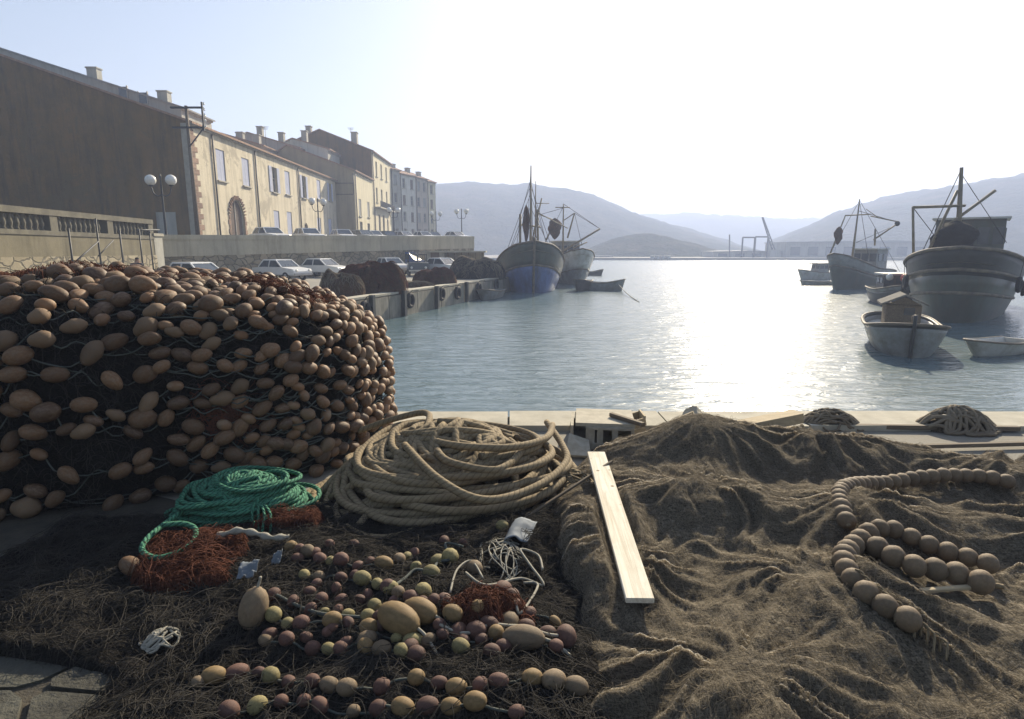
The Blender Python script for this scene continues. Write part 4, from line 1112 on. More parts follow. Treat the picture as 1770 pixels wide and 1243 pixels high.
# cars -----------------------------------------------------------------------
def make_car(paint, kind='saloon'):
    o = thing('parked_car', '', 'car')
    Lc, Wc = 4.1, 1.6
    if kind == 'van': prof = [(-2.0, .35), (-2.02, 1.0), (-1.95, 1.85), (.6, 1.88), (1.25, 1.15), (2.0, 1.0), (2.05, .4)]
    elif kind == 'jeep': prof = [(-1.75, .45), (-1.78, 1.0), (-1.74, 1.08), (.45, 1.10), (1.6, 1.05), (1.68, .5)]
    else: prof = [(-2.02, .40), (-2.05, .72), (-1.98, .86), (-1.0, .93), (.85, .93), (1.95, .80), (2.05, .65), (2.02, .38)]
    mb = MB()                                         # lower body: swept profile, sides tucked in at sill and waist
    n = len(prof)
    ws = [(-.5, .92), (-.47, 1.0), (.47, 1.0), (.5, .92)]
    vs = [(x * (1.0 if abs(k) < .48 else .985), k * Wc, z if z > .6 else z + (.0 if abs(k) < .48 else .06)) for k, q in ws for x, z in prof]
    fs = [list(range(n)), [3 * n + i for i in range(n)][::-1]]
    for r_ in range(3): fs += [[r_ * n + (i + 1) % n, r_ * n + i, (r_ + 1) * n + i, (r_ + 1) * n + (i + 1) % n] for i in range(n)]
    mb.add(vs, fs); mb.build('body', paint, o)
    if kind == 'saloon':
        cab = [(-1.35, .92), (-.95, 1.36), (.25, 1.38), (.85, .93)]; wt = .80
        def cabv(y): return [(x, y * (1.0 if z < 1 else .84), z) for x, z in cab]
        mb = MB(); a = cabv(-Wc / 2 + .04); b = cabv(Wc / 2 - .04); n = 4
        mb.add(a + b, [[0, 1, 2, 3], [7, 6, 5, 4], [1, 5, 6, 2]]); 
        mb.build('side_glass', M_GLASS, o)
        MB().quad((-1.33, -.68, .95), (-1.33, .68, .95), (-.98, .60, 1.33), (-.98, -.60, 1.33)).build('rear_window', M_GLASS, o)
        MB().quad((.83, .68, .95), (.83, -.68, .95), (.28, -.6, 1.34), (.28, .6, 1.34)).build('windscreen', M_GLASS, o)
        MB().box((-.36, 0, 1.39), (1.3, 1.34, .07), 0, .95).build('roof', paint, o)
        for sg in (-1, 1):
            for p, q in (((-1.36, .93), (-.97, 1.37)), ((-.35, .93), (-.32, 1.37)), ((.86, .93), (.26, 1.38))):
                MB().beam((p[0], sg * (Wc / 2 - .04), p[1]), (q[0], sg * (Wc / 2 - .04) * .85, q[1]), .06, .07).build('pillar', paint, o)
    elif kind == 'van':
        MB().quad((1.24, .68, 1.2), (1.24, -.68, 1.2), (.64, -.64, 1.84), (.64, .64, 1.84)).build('windscreen', M_GLASS, o)
        for sg in (-1, 1):
            MB().box((.35, sg * (Wc / 2 - .005), 1.45), (.7, .03, .5)).build('side_window', M_GLASS, o)
            MB().box((-.8, sg * (Wc / 2 - .005), 1.45), (1.2, .03, .5)).build('side_window', M_GLASS, o)
    else:
        MB().beam((.35, 0, 1.1), (.2, 0, 1.6), 1.4, .05, up=(0, 1, 0)).build('windscreen', M_GLASS, o)
        MB().box((-.75, 0, 1.72), (2.0, 1.5, .07)).build('canvas_top', M_CARD, o)
        mb = MB()
        for sg in (-1, 1):
            for xx in (-1.65, .2): mb.beam((xx, sg * .72, 1.08), (xx, sg * .72, 1.7), .06)
        mb.build('roll_frame', M_IRON, o)
    fx_ = max(p[0] for p in prof); rx_ = min(p[0] for p in prof)
    for sg in (-1, 1):
        MB().lathe([(.02, -.02), (.10, .0), (.10, .03), (.02, .05)], 10, (fx_ - .03, sg * .55, .70), Matrix.Rotation(R(90), 3, 'Y')).build('headlight', M_LAMP, o)
        MB().box((rx_ - .005, sg * .6, .72), (.05, .24, .14)).build('tail_light', M_RED, o)
        for xx in (-1.2, 1.22):
            mt_ = Matrix.Rotation(R(90), 3, 'X')
            w1_ = MB().lathe([(.18, -.09), (.29, -.09), (.31, -.05), (.31, .05), (.29, .09), (.18, .09)], 16, (xx, sg * (Wc / 2 - .08), .31), mt_).build('wheel', M_TYRE, o)
            MB().lathe([(.03, -.10), (.17, -.095), (.17, .095), (.03, .10)], 12, (xx, sg * (Wc / 2 - .08), .31), mt_).build('rim', M_CHROME, w1_)
    MB().box((fx_ + .03, 0, .47), (.1, Wc - .05, .12)).build('bumper', M_CHROME, o)
    MB().box((rx_ - .03, 0, .47), (.1, Wc - .05, .12)).build('bumper', M_CHROME, o)
    return o
PROTO = {}
def car(paint, kind, loc, rz, label, group):
    k = (paint.name, kind)
    if k not in PROTO: o = make_car(paint, kind); PROTO[k] = o
    else: o = copy_tree(PROTO[k])
    o.location = loc; o.rotation_euler = (0, 0, rz); o['label'] = label; o['group'] = group
    return o
G1 = 'cars parked on the lower quay'; G2 = 'cars parked on the upper road'
def qcar(paint, kind, px, py, Y, rz, lab): p = at(px, py, Y); car(paint, kind, (p.x, Y, 0), rz, lab, G1)
qcar(M_CARW, 'saloon', 342, 470, 31, R(-20), 'white car mostly hidden behind the float heap, near the stair wall')
qcar(M_CARW, 'saloon', 487, 470, 41, R(-28), 'white saloon partly hidden by the floats on the heap ridge')
qcar(M_CARW, 'saloon', 559, 470, 46, R(-22), 'white saloon parked beside the tall rust net heap')
qcar(M_CARW, 'saloon', 676, 468, 52, R(-50), 'white saloon nose on beside the open jeep')
qcar(M_CARB, 'van', 702, 455, 58, R(-15), 'blue van parked close under the road wall')
qcar(M_CARD, 'jeep', 722, 470, 48.5, R(-78), 'dark open jeep with canvas top between two white cars')
qcar(M_CARW, 'saloon', 766, 468, 50, R(-35), 'white saloon standing in front of the hut bay')
qcar(M_CARG, 'saloon', 628, 470, 55, R(-25), 'grey saloon beyond the tall rust net heap')
UP = [(475, 50, M_CARW, 'white saloon on the upper road below the second drainpipe'), (540, 54, M_CARW, 'white saloon on the upper road near the lamp at the cream house'), (598, 61.5, M_CARW, 'white saloon on the upper road before the forward house'),
      (633, 66, M_CARG, 'grey saloon on the upper road before the small pale house'), (650, 71, M_CARW, 'white saloon on the upper road under the balcony house'), (676, 75, M_CARD, 'dark saloon on the upper road next to the balcony house'),
      (702, 77, M_CARW, 'white saloon on the upper road before the white house'), (735, 80, M_CARW, 'white saloon on the upper road before the pinkish house'), (752, 85, M_CARG, 'grey saloon at the end of the house row'),
      (790, 80, M_CARW, 'white saloon parked by the lone lamp at the seaward end')]
for k, (px, Y, mt, lab) in enumerate(UP):
    X = (px - 885) / FPX * Y; car(mt, 'saloon', (X, Y, road_z(X, Y) + .01), R(-40 - 7 * (k % 3)), lab, G2)

# people ---------------------------------------------------------------------
def mat_clothes(name, top, legs, hair=(.03, .02, .015)):
    m, t, b = _base(name)
    g = nn(t, 'ShaderNodeTexCoord'); s_ = nn(t, 'ShaderNodeSeparateXYZ'); t.links.new(g.outputs['Generated'], s_.inputs[0])
    r = nn(t, 'ShaderNodeValToRGB'); r.color_ramp.interpolation = 'CONSTANT'; e = r.color_ramp.elements
    stops = [(0, (.02, .018, .016)), (.045, legs), (.52, top), (.845, (.36, .22, .15)), (.945, hair)]
    while len(e) < len(stops): e.new(.5)
    for i, (p, c_) in enumerate(stops): e[i].position = p; e[i].color = (*c_, 1)
    t.links.new(s_.outputs[2], r.inputs[0])
    col = mixc(t, ramp(t, noise_n(t, 14, 4, .6, coords(t)), [(.3, (.35, .35, .35)), (.7, (0, 0, 0))]), r.outputs[0], (.01, .01, .01))
    t.links.new(col, b.inputs['Base Color']); b.inputs['Roughness'].default_value = .9
    return m
def person(label, loc, rz, top, legs, stride=.16, lean=0.0, arm=.1):
    J = [(0, 0, .95), (0, 0, 1.12), (lean * .5, 0, 1.38), (lean * .7, 0, 1.50), (lean * .85 + .01, 0, 1.60), (lean + .03, 0, 1.72),
         (0, .10, .90), (stride * .5, .11, .50), (stride, .11, .08), (stride + .15, .11, .05),
         (0, -.10, .90), (-stride * .3, -.11, .50), (-stride, -.11, .09), (-stride + .14, -.11, .05),
         (lean * .5, .20, 1.40), (lean * .5 - arm, .25, 1.14), (lean * .5 + .05, .25, .92), (lean * .5 + .09, .25, .83),
         (lean * .5, -.20, 1.40), (lean * .5 + arm, -.25, 1.14), (lean * .5 + arm + .12, -.24, .93), (lean * .5 + arm + .17, -.24, .85)]
    E = [(0, 1), (1, 2), (2, 3), (3, 4), (4, 5), (0, 6), (6, 7), (7, 8), (8, 9), (0, 10), (10, 11), (11, 12), (12, 13), (2, 14), (14, 15), (15, 16), (16, 17), (2, 18), (18, 19), (19, 20), (20, 21)]
    rad = [.15, .14, .17, .07, .095, .085, .10, .075, .05, .045, .10, .075, .05, .045, .075, .055, .042, .035, .075, .055, .042, .035]
    me = bpy.data.meshes.new('person'); me.from_pydata(J, E, []); me.update()
    o = link('person', me, mat_clothes('clothes', top, legs)); o.location = loc; o.rotation_euler = (0, 0, rz)
    md = o.modifiers.new('skin', 'SKIN')
    sk = me.skin_vertices[0].data
    for i, r_ in enumerate(rad): sk[i].radius = (r_, r_ * (.8 if i < 3 else 1))
    sk[0].use_root = True
    o.modifiers.new('sub', 'SUBSURF').levels = 1; o.modifiers['sub'].render_levels = 2
    return tag(o, label, 'person')
p = at(629, 460, 57); person('person in a pale shirt walking by the road wall', (p.x, 56.0, 0), R(-60), (.55, .53, .48), (.08, .08, .09))
p = at(636, 460, 57); person('person in dark clothes beside the one in a pale shirt', (p.x, 56.3, 0), R(-120), (.04, .04, .05), (.05, .045, .04), .08)
p = at(420, 455, 44); person('person in dark jacket near the white saloon behind the float ridge', (p.x, 44, 0), R(-20), (.05, .05, .05), (.06, .06, .08), .12, .1)
p = at(237, 452, 27); person('person in dark clothes standing behind the float heap below the balustrade', (p.x, 27, 0), R(-40), (.03, .03, .035), (.05, .05, .06), .05)

# ================================================================== FAR SHORE
def far_shed(label, pxa, pxb, pyt, Y, dp, mt, roofh=.8):
    a = at(pxa, pyt, Y); b = at(pxb, pyt, Y); h = a.z + .35
    o = thing('harbour_shed', label, 'building', (a.x, Y, -.35))
    L_ = b.x - a.x
    mb = MB(); mb.box((L_ / 2, dp / 2, h / 2), (L_, dp, h)); mb.build('wall', mt, o)
    mb = MB(); mb.extr([(-.4, h), (L_ + .4, h), (L_ + .4, h + .25), (L_ / 2, h + roofh), (-.4, h + .25)], -.4, dp + .4); mb.build('roof', M_GREYSH, o)
    n = max(2, int(L_ / 6))
    for k in range(n):
        mb = MB(); mb.box((L_ * (k + .5) / n, -.04, h * .42), (L_ / n * .55, .1, h * .6)); mb.build('door', M_GLASS, o)
    return o
far_shed('long grey harbour shed on the far quay behind the trawlers', 1360, 1700, 420, 215, 18, M_GREYP)
far_shed('low warehouse left of the long grey shed on the far quay', 1235, 1352, 436, 218, 14, M_GREYP, .5)
far_shed('small shed on the far quay at the foot of the low hill', 1000, 1060, 444, 222, 8, M_WHITEP, .4)
cr = thing('harbour_crane', 'slanting lattice crane jib standing above the far quay', 'crane', (at(1335, 430, 216).x, 216, -.35), world=True)
cb, ct = at(1337, 432, 216), at(1318, 376, 216)
for dx in (-.5, .5): MB().tube([cb + Vector((dx, 0, 0)), ct + Vector((dx * .3, 0, 0))], .22, 6).build('jib_rail', M_IRON, cr)
for k in range(10):
    t_ = k / 10; MB().tube([cb.lerp(ct, t_) + Vector((-.45 * (1 - t_ * .7), 0, 0)), cb.lerp(ct, t_ + .1) + Vector((.45 * (1 - t_ * .7), 0, 0))], .12, 5).build('lattice_bar', M_IRON, cr)
MB().box((cb.x, 216, cb.z / 2 - .2), (3.4, 3.0, cb.z + .4)).build('cabin', M_GREYP, cr)
for k, (pa, pb, pt) in enumerate(((1284, 1305, 411), (1306, 1328, 410))):
    gc = thing('gantry', ['steel gantry frame left of the slanting crane', 'steel gantry frame touching the slanting crane'][k], 'gantry', (at(pa, 430, 217).x, 217, -.35), world=True)
    a, b = at(pa, pt, 217), at(pb, pt, 217)
    for q in (a, b): MB().tube([(q.x, 217, -.35), q], .3, 6).build('leg', M_IRON, gc)
    MB().beam(a, b, .5).build('beam', M_IRON, gc)
fm = thing('navigation_mast', 'thin mast on the far quay left of the gantries', 'mast', (at(1262, 430, 216).x, 216, -.35), world=True)
MB().tube([(at(1262, 430, 216).x, 216, -.35), at(1261, 406, 216)], .25, 6).build('pole', M_IRON, fm)
for k, px in enumerate((1128, 1137, 1146, 1155)):
    c = onz(px, 449, WATER_Z); c.y = 203
    o = thing('white_yacht', ['small white boat at the far shore, first of four under the low hill', 'small white boat at the far shore, second of four under the low hill', 'small white boat at the far shore, third of four under the low hill', 'small white boat at the far shore, last of four under the low hill'][k], 'boat', (at(px, 449, 203).x, 203, WATER_Z), heading(-.3, -1), 'white boats at the far shore')
    S = hull_pts(5, 1.7, 1.1, .9, .9, .3, .4, .8, .3, .6, n=10, m=5); boat_hull(o, S, M_HWHITE, M_HWHITE, 5, .2, M_DECK, M_RAIL, gun=.04)
    wheelhouse(o, -.4, .7, 1.6, 1.2, .8, M_HWHITE, windows=False)

# ================================================================== HAZE
hz = MB(); hz.box((0, 950, 69), (5400, 2300, 146))
hzm = bpy.data.materials.new('haze'); hzm.use_nodes = True; ht = hzm.node_tree; ht.nodes.clear()
ho = ht.nodes.new('ShaderNodeOutputMaterial'); hv = ht.nodes.new('ShaderNodeVolumePrincipled')
hv.inputs['Color'].default_value = (.58, .69, 1.0, 1); hv.inputs['Density'].default_value = HAZE_DENSITY; hv.inputs['Anisotropy'].default_value = .25
ht.links.new(hv.outputs[0], ho.inputs['Volume'])
tag(hz.build('haze', hzm), kind='stuff')
# ================================================================== FOREGROUND: ground surface under the gear
def gauss(x, y, cx, cy, sx, sy, h, rot=0.0):
    c_, s_ = math.cos(rot), math.sin(rot); dx, dy = x - cx, y - cy
    u, v = (dx * c_ + dy * s_) / sx, (-dx * s_ + dy * c_) / sy
    return h * np.exp(-(u * u + v * v))
BMOUND = [(1.66, 5.12, .66, .52, .45, 0), (2.85, 5.1, .7, .42, .27, -.1), (4.1, 4.6, .9, .5, .20, -.2), (1.25, 4.05, .55, .42, .26, .3), (2.25, 3.75, .65, .45, .27, -.3),
          (1.75, 2.85, .55, .5, .22, .2), (3.5, 3.5, .8, .35, .24, -.25), (.55, 3.45, .30, .55, .24, .1), (4.8, 3.6, .8, .6, .25, 0), (3.2, 2.4, .9, .5, .18, 0), (.95, 2.2, .5, .4, .16, 0), (5.8, 4.2, .8, .6, .2, 0)]
def brown_mask(x, y):
    e = .10 * (fbm(x * 3, y * 3, 3, 71) - .5) * 2
    left = sstep(.12, .34, x - .22 * sstep(4.1, 4.9, y) - .40 * sstep(5.0, 5.6, y) - .05 + e)
    far = 1 - sstep(5.62, 6.0, y + .26 * np.maximum(x - 2.2, 0) + e)
    return left * far
PLA, PLB = onz(1106, 1043, .20), onz(1030, 787, .30)       # underside of the pale plank, pressed into the net
def plank_cap(x, y, h):
    dx, dy = PLB.x - PLA.x, PLB.y - PLA.y; l2 = dx * dx + dy * dy
    t_ = ((x - PLA.x) * dx + (y - PLA.y) * dy) / l2; dd = np.abs((x - PLA.x) * dy - (y - PLA.y) * dx) / math.sqrt(l2)
    lim = PLA.z + (PLB.z - PLA.z) * np.clip(t_, 0, 1) - .006 + 2.2 * np.maximum(dd - .10, 0) + 2.2 * math.sqrt(l2) * np.maximum(np.maximum(-t_ - .02, t_ - 1.02), 0)
    return np.minimum(h, lim)
def brown_h(x, y):
    b = 0.07 + 0 * x
    for m_ in BMOUND: b = b + gauss(x, y, *m_)
    wx = x + .30 * (fbm(x * 1.3 + 3, y * 1.3, 3, 5) - .5) * 2 + .05 * (fbm(x * 6, y * 6, 2, 15) - .5); wy = y + .30 * (fbm(x * 1.3, y * 1.3 + 8, 3, 6) - .5) * 2
    dome = np.exp(-(((x - 1.55) / .55) ** 2 + ((y - 5.05) / .42) ** 2))          # the taut dome stays smooth
    k = 1 - .85 * dome
    W = 0; pl = 0; pf = 0                              # pleats run down from each gathered peak
    for i_, m_ in enumerate(BMOUND):
        dx, dy = wx - m_[0], wy - m_[1]; r_ = np.sqrt(dx * dx + dy * dy) + 1e-6; th = np.arctan2(dy, dx)
        wg = np.exp(-(r_ / .55) ** 2 * .9) + 1e-9; fade = sstep(.05, .28, r_)
        u1, v1 = np.cos(th) * 4.2 + 11 * i_, np.sin(th) * 4.2 + r_ * .7
        u2, v2 = np.cos(th) * 10 + 5 * i_, np.sin(th) * 10 + r_ * 1.6
        pl = pl + wg * fade * ((1 - np.abs(2 * vnoise(u1, v1, 201 + i_) - 1)) - .5); pf = pf + wg * fade * ((1 - np.abs(2 * vnoise(u2, v2, 301 + i_) - 1)) - .5); W = W + wg
    pl = pl / W; pf = pf / W
    rg = 1 - np.abs(2 * fbm(wx * 1.5, wy * 1.2, 3, 131) - 1)
    f = (.095 * pl + .040 * pf + .14 * (rg - .75)) * k + .024 * (fbm(x * 17, y * 17, 3, 41) - .5) * (k + .2)
    return plank_cap(x, y, b + f) * brown_mask(x, y) - .03 * (1 - brown_mask(x, y))
def dark_mask(x, y):
    e = .15 * (fbm(x * 2.6, y * 2.6, 3, 75) - .5) * 2
    lf = 1.45 * sstep(2.45, 2.85, y)  # netting added further left, its dark colour standing in for corner shade
    return sstep(-2.05, -1.75, x + e + lf) * (1 - sstep(4.3, 4.6, y + e + .25 * (x < -1.9))) * (1 - sstep(.35, .6, x))
def dark_h(x, y):
    b = .05 + gauss(x, y, -.3, 2.7, .6, .5, .14) + gauss(x, y, .2, 3.6, .5, .4, .12) + gauss(x, y, -1.1, 3.3, .6, .5, .10) + gauss(x, y, .0, 2.1, .5, .3, .12)
    r1 = 1 - np.abs(2 * fbm(x * 3.2, y * 3.2, 3, 53) - 1)
    f = .09 * (r1 - .6) + .04 * (fbm(x * 12, y * 12, 3, 57) - .5)
    return (b + f) * dark_mask(x, y) - .03 * (1 - dark_mask(x, y))
def red_h(x, y):
    e = .12 * (fbm(x * 3, y * 3, 3, 85) - .5) * 2
    m_ = np.exp(-(((x + 2.0 + .35 * (y - 3.4)) / .36) ** 4 + ((y - 3.42) / .36) ** 4)) * (.55 + .9 * fbm(x * 4, y * 4, 3, 99)) + np.exp(-(((x + 1.6) / .26) ** 4 + ((y - 3.95) / .12) ** 4))
    m_ = np.clip(m_, 0, 1)
    b = .12 + .14 * (fbm(x * 3.5, y * 3.5, 4, 87) - .35)
    return (b + e * .2) * sstep(.25, .7, m_) - .03 * (1 - sstep(.25, .7, m_))
def ground(x, y):
    x = np.asarray(x, float); y = np.asarray(y, float)
    return np.maximum(np.maximum(np.maximum(brown_h(x, y), dark_h(x, y)), red_h(x, y)), 0.0)
def hit(px, py, lift=0.0):
    """first point where the ray of a pixel meets the gear on the quay"""
    d = ray(px, py); t_ = np.linspace(1.6, 9, 900); x, y, z = d.x * t_, d.y * t_, EYE + d.z * t_
    h = ground(x, y); k = int(np.argmax(z <= h + lift)); return Vector((x[k], y[k], z[k]))

def field(name, fn, x0, x1, y0, y1, step, mt, parent, cut=-.015):
    xs = np.arange(x0, x1, step); ys = np.arange(y0, y1, step); X, Y = np.meshgrid(xs, ys, indexing='ij')
    Z = fn(X, Y); F = grid_faces(len(xs), len(ys)); zf = Z.ravel()
    keep = (zf[F] > cut).any(1); F = F[keep]
    used = np.unique(F); rm = np.full(Z.size, -1); rm[used] = np.arange(len(used))
    V = np.stack([X.ravel(), Y.ravel(), zf], 1)[used]
    return np_mesh(name, V, rm[F], mt, parent)
def twine(name, fn, n, x0, x1, y0, y1, mt, parent, K=10, stepl=.035, rad=.0024, seed=0, lift=.004, minh=.03, wild=.5, sag=.02, comb=False):
    g = np.random.default_rng(seed)
    x = g.uniform(x0, x1, n * 3); y = g.uniform(y0, y1, n * 3); ok = fn(x, y) > minh; x, y = x[ok][:n], y[ok][:n]
    eps = .06
    def along(x, y): return np.arctan2(fn(x, y + .22) - fn(x, y - .22), fn(x + .22, y) - fn(x - .22, y))
    if comb: a = along(x, y) + g.normal(0, wild, len(x))
    else: a = 5.0 * (fbm(x * .8, y * .8, 3, seed + 3) - .5) * 2 + g.normal(0, wild, len(x))
    P = []
    curl = g.normal(0, .22, len(x)); arch = g.uniform(0, 1, len(x)) ** 3 * sag
    for k in range(K):
        P.append(np.stack([x, y, fn(x, y) + lift + arch * math.sin(math.pi * k / (K - 1))], 1))
        a = a + curl + g.normal(0, .12, len(x)); s_ = stepl * g.uniform(.8, 1.2, len(x)); x = x + np.cos(a) * s_; y = y + np.sin(a) * s_
    return strands(name, np.stack(P, 1), g.uniform(.6, 1.3, len(x)) * rad, mt, parent)

# --- brown net heap on the right
bn_ = thing('net_heap', 'wide heap of fine grey brown netting with a smooth dome near the quay edge', 'fishing net', (2.4, 3.8, 0), world=True)
field('netting', brown_h, .0, 7.4, 1.1, 6.15, .019, M_NETB, bn_)
twine('twine', brown_h, 13000, .1, 6.4, 1.6, 6.0, M_NETS, bn_, K=7, stepl=.028, rad=.0008, seed=3, wild=.7, comb=True, sag=.03)
# --- dark float net in the middle
dn_ = thing('float_net', 'dark tangled net threaded with small plum and yellow floats', 'fishing net', (-.8, 3.0, 0), world=True)
field('netting', dark_h, -3.6, .75, 1.1, 4.75, .02, M_NETD, dn_)
twine('twine', dark_h, 8500, -3.3, .6, 1.5, 4.5, M_NETDS, dn_, K=9, rad=.0016, seed=5, wild=1.2, sag=.05)
# --- rust red net at the left
rn_ = thing('net_heap', 'rust red net lying in shade below the green rope', 'fishing net', (-2.0, 3.4, 0), world=True)
field('netting', red_h, -2.9, -1.0, 2.5, 4.3, .02, M_NETR, rn_)
twine('twine', red_h, 3500, -2.8, -1.0, 2.6, 4.25, M_NETRS, rn_, K=9, rad=.002, seed=8, wild=1.5, sag=.07)

# ---------------------------------------------------------------- floats
FPROF = [(.07, -.5), (.14, -.495), (.17, -.47), (.28, -.43), (.40, -.31), (.475, -.15), (.5, 0), (.475, .15), (.40, .31), (.28, .43), (.17, .47), (.14, .495), (.07, .5)]
def float_mesh(name, mt, ridge=0.0):
    mb = MB(); pr = FPROF
    if ridge: pr = [(r * (1 + ridge * (1 if i % 2 else 0)), z) for i, (r, z) in enumerate(FPROF)]
    mb.lathe(pr, 12); o = mb.build(name, mt); me = o.data; bpy.data.objects.remove(o); return me
FM = {'brown': float_mesh('float', M_FLOAT), 'khaki': float_mesh('float', M_FLOATG), 'yellow': float_mesh('float', M_FLOATY), 'plum': float_mesh('float', M_FLOATV), 'ochre': float_mesh('float', M_BUOY)}
def dented(kind, name, mt, sx, seed, collar=0.0):
    mb = MB(); g = np.random.default_rng(seed); pr = [(r * (1 + (.05 if collar and abs(z) < .1 else 0)), z) for r, z in FPROF]
    mb.lathe(pr, 14); k_ = g.uniform(-3, 3, 6)
    mb.v = [tuple(Vector(p) * (1 + sx * (math.sin(p[0] * 5 + k_[0]) * math.sin(p[1] * 5 + k_[1]) * math.cos(p[2] * 6 + k_[2])))) for p in mb.v]
    o = mb.build(name, mt); FM[kind] = o.data; bpy.data.objects.remove(o)
M_FLOAT2 = mat('faded_float', (.215, .137, .072), (.135, .083, .045), 6, .7, .5, 50, .005, vary=.3, dirt=(.11, .08, .055), dscale=6)
M_FLOAT3 = mat('dark_float', (.125, .068, .034), (.08, .044, .024), 6, .55, .4, 50, .004, vary=.3, dirt=(.17, .115, .07), dscale=6)
dented('brown_a', 'float', M_FLOAT, .10, 1); dented('brown_b', 'float', M_FLOAT2, .14, 2, 1); dented('brown_c', 'float', M_FLOAT3, .12, 3)
def put_float(kind, p, axis, ln, dia, parent, name='float'):
    o = bpy.data.objects.new(name, FM[kind]); COL.objects.link(o); o.parent = parent
    off = ORIG.get(parent.as_pointer(), (0, 0, 0))
    q = Vector(axis).normalized().to_track_quat('Z', 'Y')
    o.location = Vector(p) - Vector(off); o.rotation_mode = 'QUATERNION'; o.rotation_quaternion = q; o.scale = (dia, dia, ln)
    return o

# ---------------------------------------------------------------- the great heap of floats
HC = Vector((-4.6, 5.9))
FOOT = [(-1.80, 5.12), (-1.50, 5.6), (-1.40, 6.3), (-1.52, 6.85), (-2.0, 6.93), (-4.0, 6.93), (-6.5, 6.9), (-9.5, 6.6), (-10.2, 5.0), (-9.0, 3.4), (-6.5, 3.55), (-5.0, 3.85), (-3.8, 4.2), (-2.9, 4.6), (-2.25, 4.85)]
fang = np.array([math.atan2(q[1] - HC.y, q[0] - HC.x) for q in FOOT]); frad = np.array([math.hypot(q[0] - HC.x, q[1] - HC.y) for q in FOOT])
o_ = np.argsort(fang); fang, frad = fang[o_], frad[o_]
_fa = np.linspace(-math.pi, math.pi, 241)
_fr = np.interp(_fa, fang, frad, period=2 * math.pi)
_k = np.hanning(9); _k /= _k.sum(); _fr = np.convolve(np.concatenate([_fr[-9:-1], _fr, _fr[1:9]]), _k, 'same')[8:-8]
PR_R = np.array([1.0, 1.012, 1.005, .985, .95, .90, .82, .68, .45, 0.0]); PR_Z = np.array([0, .35, .75, 1.06, 1.28, 1.44, 1.56, 1.66, 1.73, 1.75])
PR_V = np.concatenate([[0], np.cumsum(np.hypot(np.diff(PR_R) * 2.6, np.diff(PR_Z)))]); PR_V /= PR_V[-1]
def heap_pt(u, v, out=0.0):
    u = np.asarray(u, float); v = np.asarray(v, float)
    R0 = np.interp((u + math.pi) % (2 * math.pi) - math.pi, _fa, _fr)
    rr = np.interp(v, PR_V, PR_R); zz = np.interp(v, PR_V, PR_Z)
    x = HC.x + R0 * rr * np.cos(u); y = HC.y + R0 * rr * np.sin(u)
    nz = (fbm(x * 1.7 + zz, y * 1.7 - zz * 1.3, 3, 91) - .5) * 2
    z = zz * (1 + .05 * nz); sc = 1 + (.07 * nz + out) / np.maximum(R0, .5) * np.clip(rr * 1.4, 0, 1)
    return np.stack([HC.x + (x - HC.x) * sc, HC.y + (y - HC.y) * sc, z + out * np.clip(1.2 - rr, 0, 1)], -1)
hp_ = thing('float_heap', 'man high heap of netting covered in strings of brown oval floats', 'fishing gear', (HC.x, HC.y, 0), world=True)
U, Vv = np.meshgrid(np.linspace(-math.pi, math.pi, 260), np.linspace(0, 1, 70), indexing='ij')
np_mesh('netting', heap_pt(U, Vv, -.07).reshape(-1, 3), grid_faces(260, 70), M_NETD, hp_)
def heap_frame(u, v):
    e = 1e-3; p = heap_pt(u, v); a = heap_pt(u + e, v) - p; b = heap_pt(u, min(.999, v + e)) - heap_pt(u, min(.999, v + e) - e)
    a = Vector(a).normalized(); b = Vector(b).normalized(); n = a.cross(b)
    if n.length < 1e-6: n = Vector((0, 0, 1))
    n.normalize(); 
    if n.dot(Vector(p) - Vector((HC.x, HC.y, .6))) < 0: n = -n
    return Vector(p), a, b, n
hr = random.Random(21)
FL = []; cells = {}
def free(p, dmin):
    k = tuple(int(math.floor(c / .25)) for c in p)
    for i in (-1, 0, 1):
        for j in (-1, 0, 1):
            for l in (-1, 0, 1):
                for q, dq in cells.get((k[0] + i, k[1] + j, k[2] + l), ()):
                    if (q - p).length < min(dmin, dq): return False
    return True
LINES = []
def add_string(vfun, u0, u1, gap, size):
    u = u0; run = []
    while u < u1:
        v = vfun(u)
        if not .012 < v < .97: u += .03; continue
        p, a, b, n = heap_frame(u, v)
        R0 = (Vector((p.x, p.y)) - HC).length
        right = max(0.0, min(1.0, (p.x + 3.3) / 1.2))                # strings close up towards the lit end
        facing = n.dot((Vector((0, 0, EYE)) - p).normalized())
        if facing > -.12:
            ln = size * hr.choice((.78, .9, .97, 1.0, 1.05, 1.15)) * hr.uniform(.95, 1.05) * lerp(1.0, .80, right); dia = ln * hr.uniform(.62, .82)
            c_ = p + n * (dia * hr.uniform(.0, .42))
            if free(c_, dia * lerp(1.05, .78, right)) and hr.random() < lerp(.90, 1.0, right):
                sl = (vfun(u + .02) - vfun(u - .02)) / .04
                ax = (a * R0 + b * sl * 3.6).normalized() + n * hr.uniform(-.3, .3) + b * hr.uniform(-.45, .45) * (1 + right) + a * hr.uniform(-.2, .2)
                FL.append((c_, ax, ln, dia)); cells.setdefault(tuple(int(math.floor(q / .25)) for q in c_), []).append((c_, dia))
                run.append(c_ - n * .02)
            else: run.append(p + n * hr.uniform(-.03, .05) + b * hr.uniform(-.05, .05))
        else:
            if len(run) > 1: LINES.append(run)
            run = []
        u += lerp(gap, .165, right) * hr.uniform(.8, 1.3) / max(.4, R0)
    if len(run) > 1: LINES.append(run)
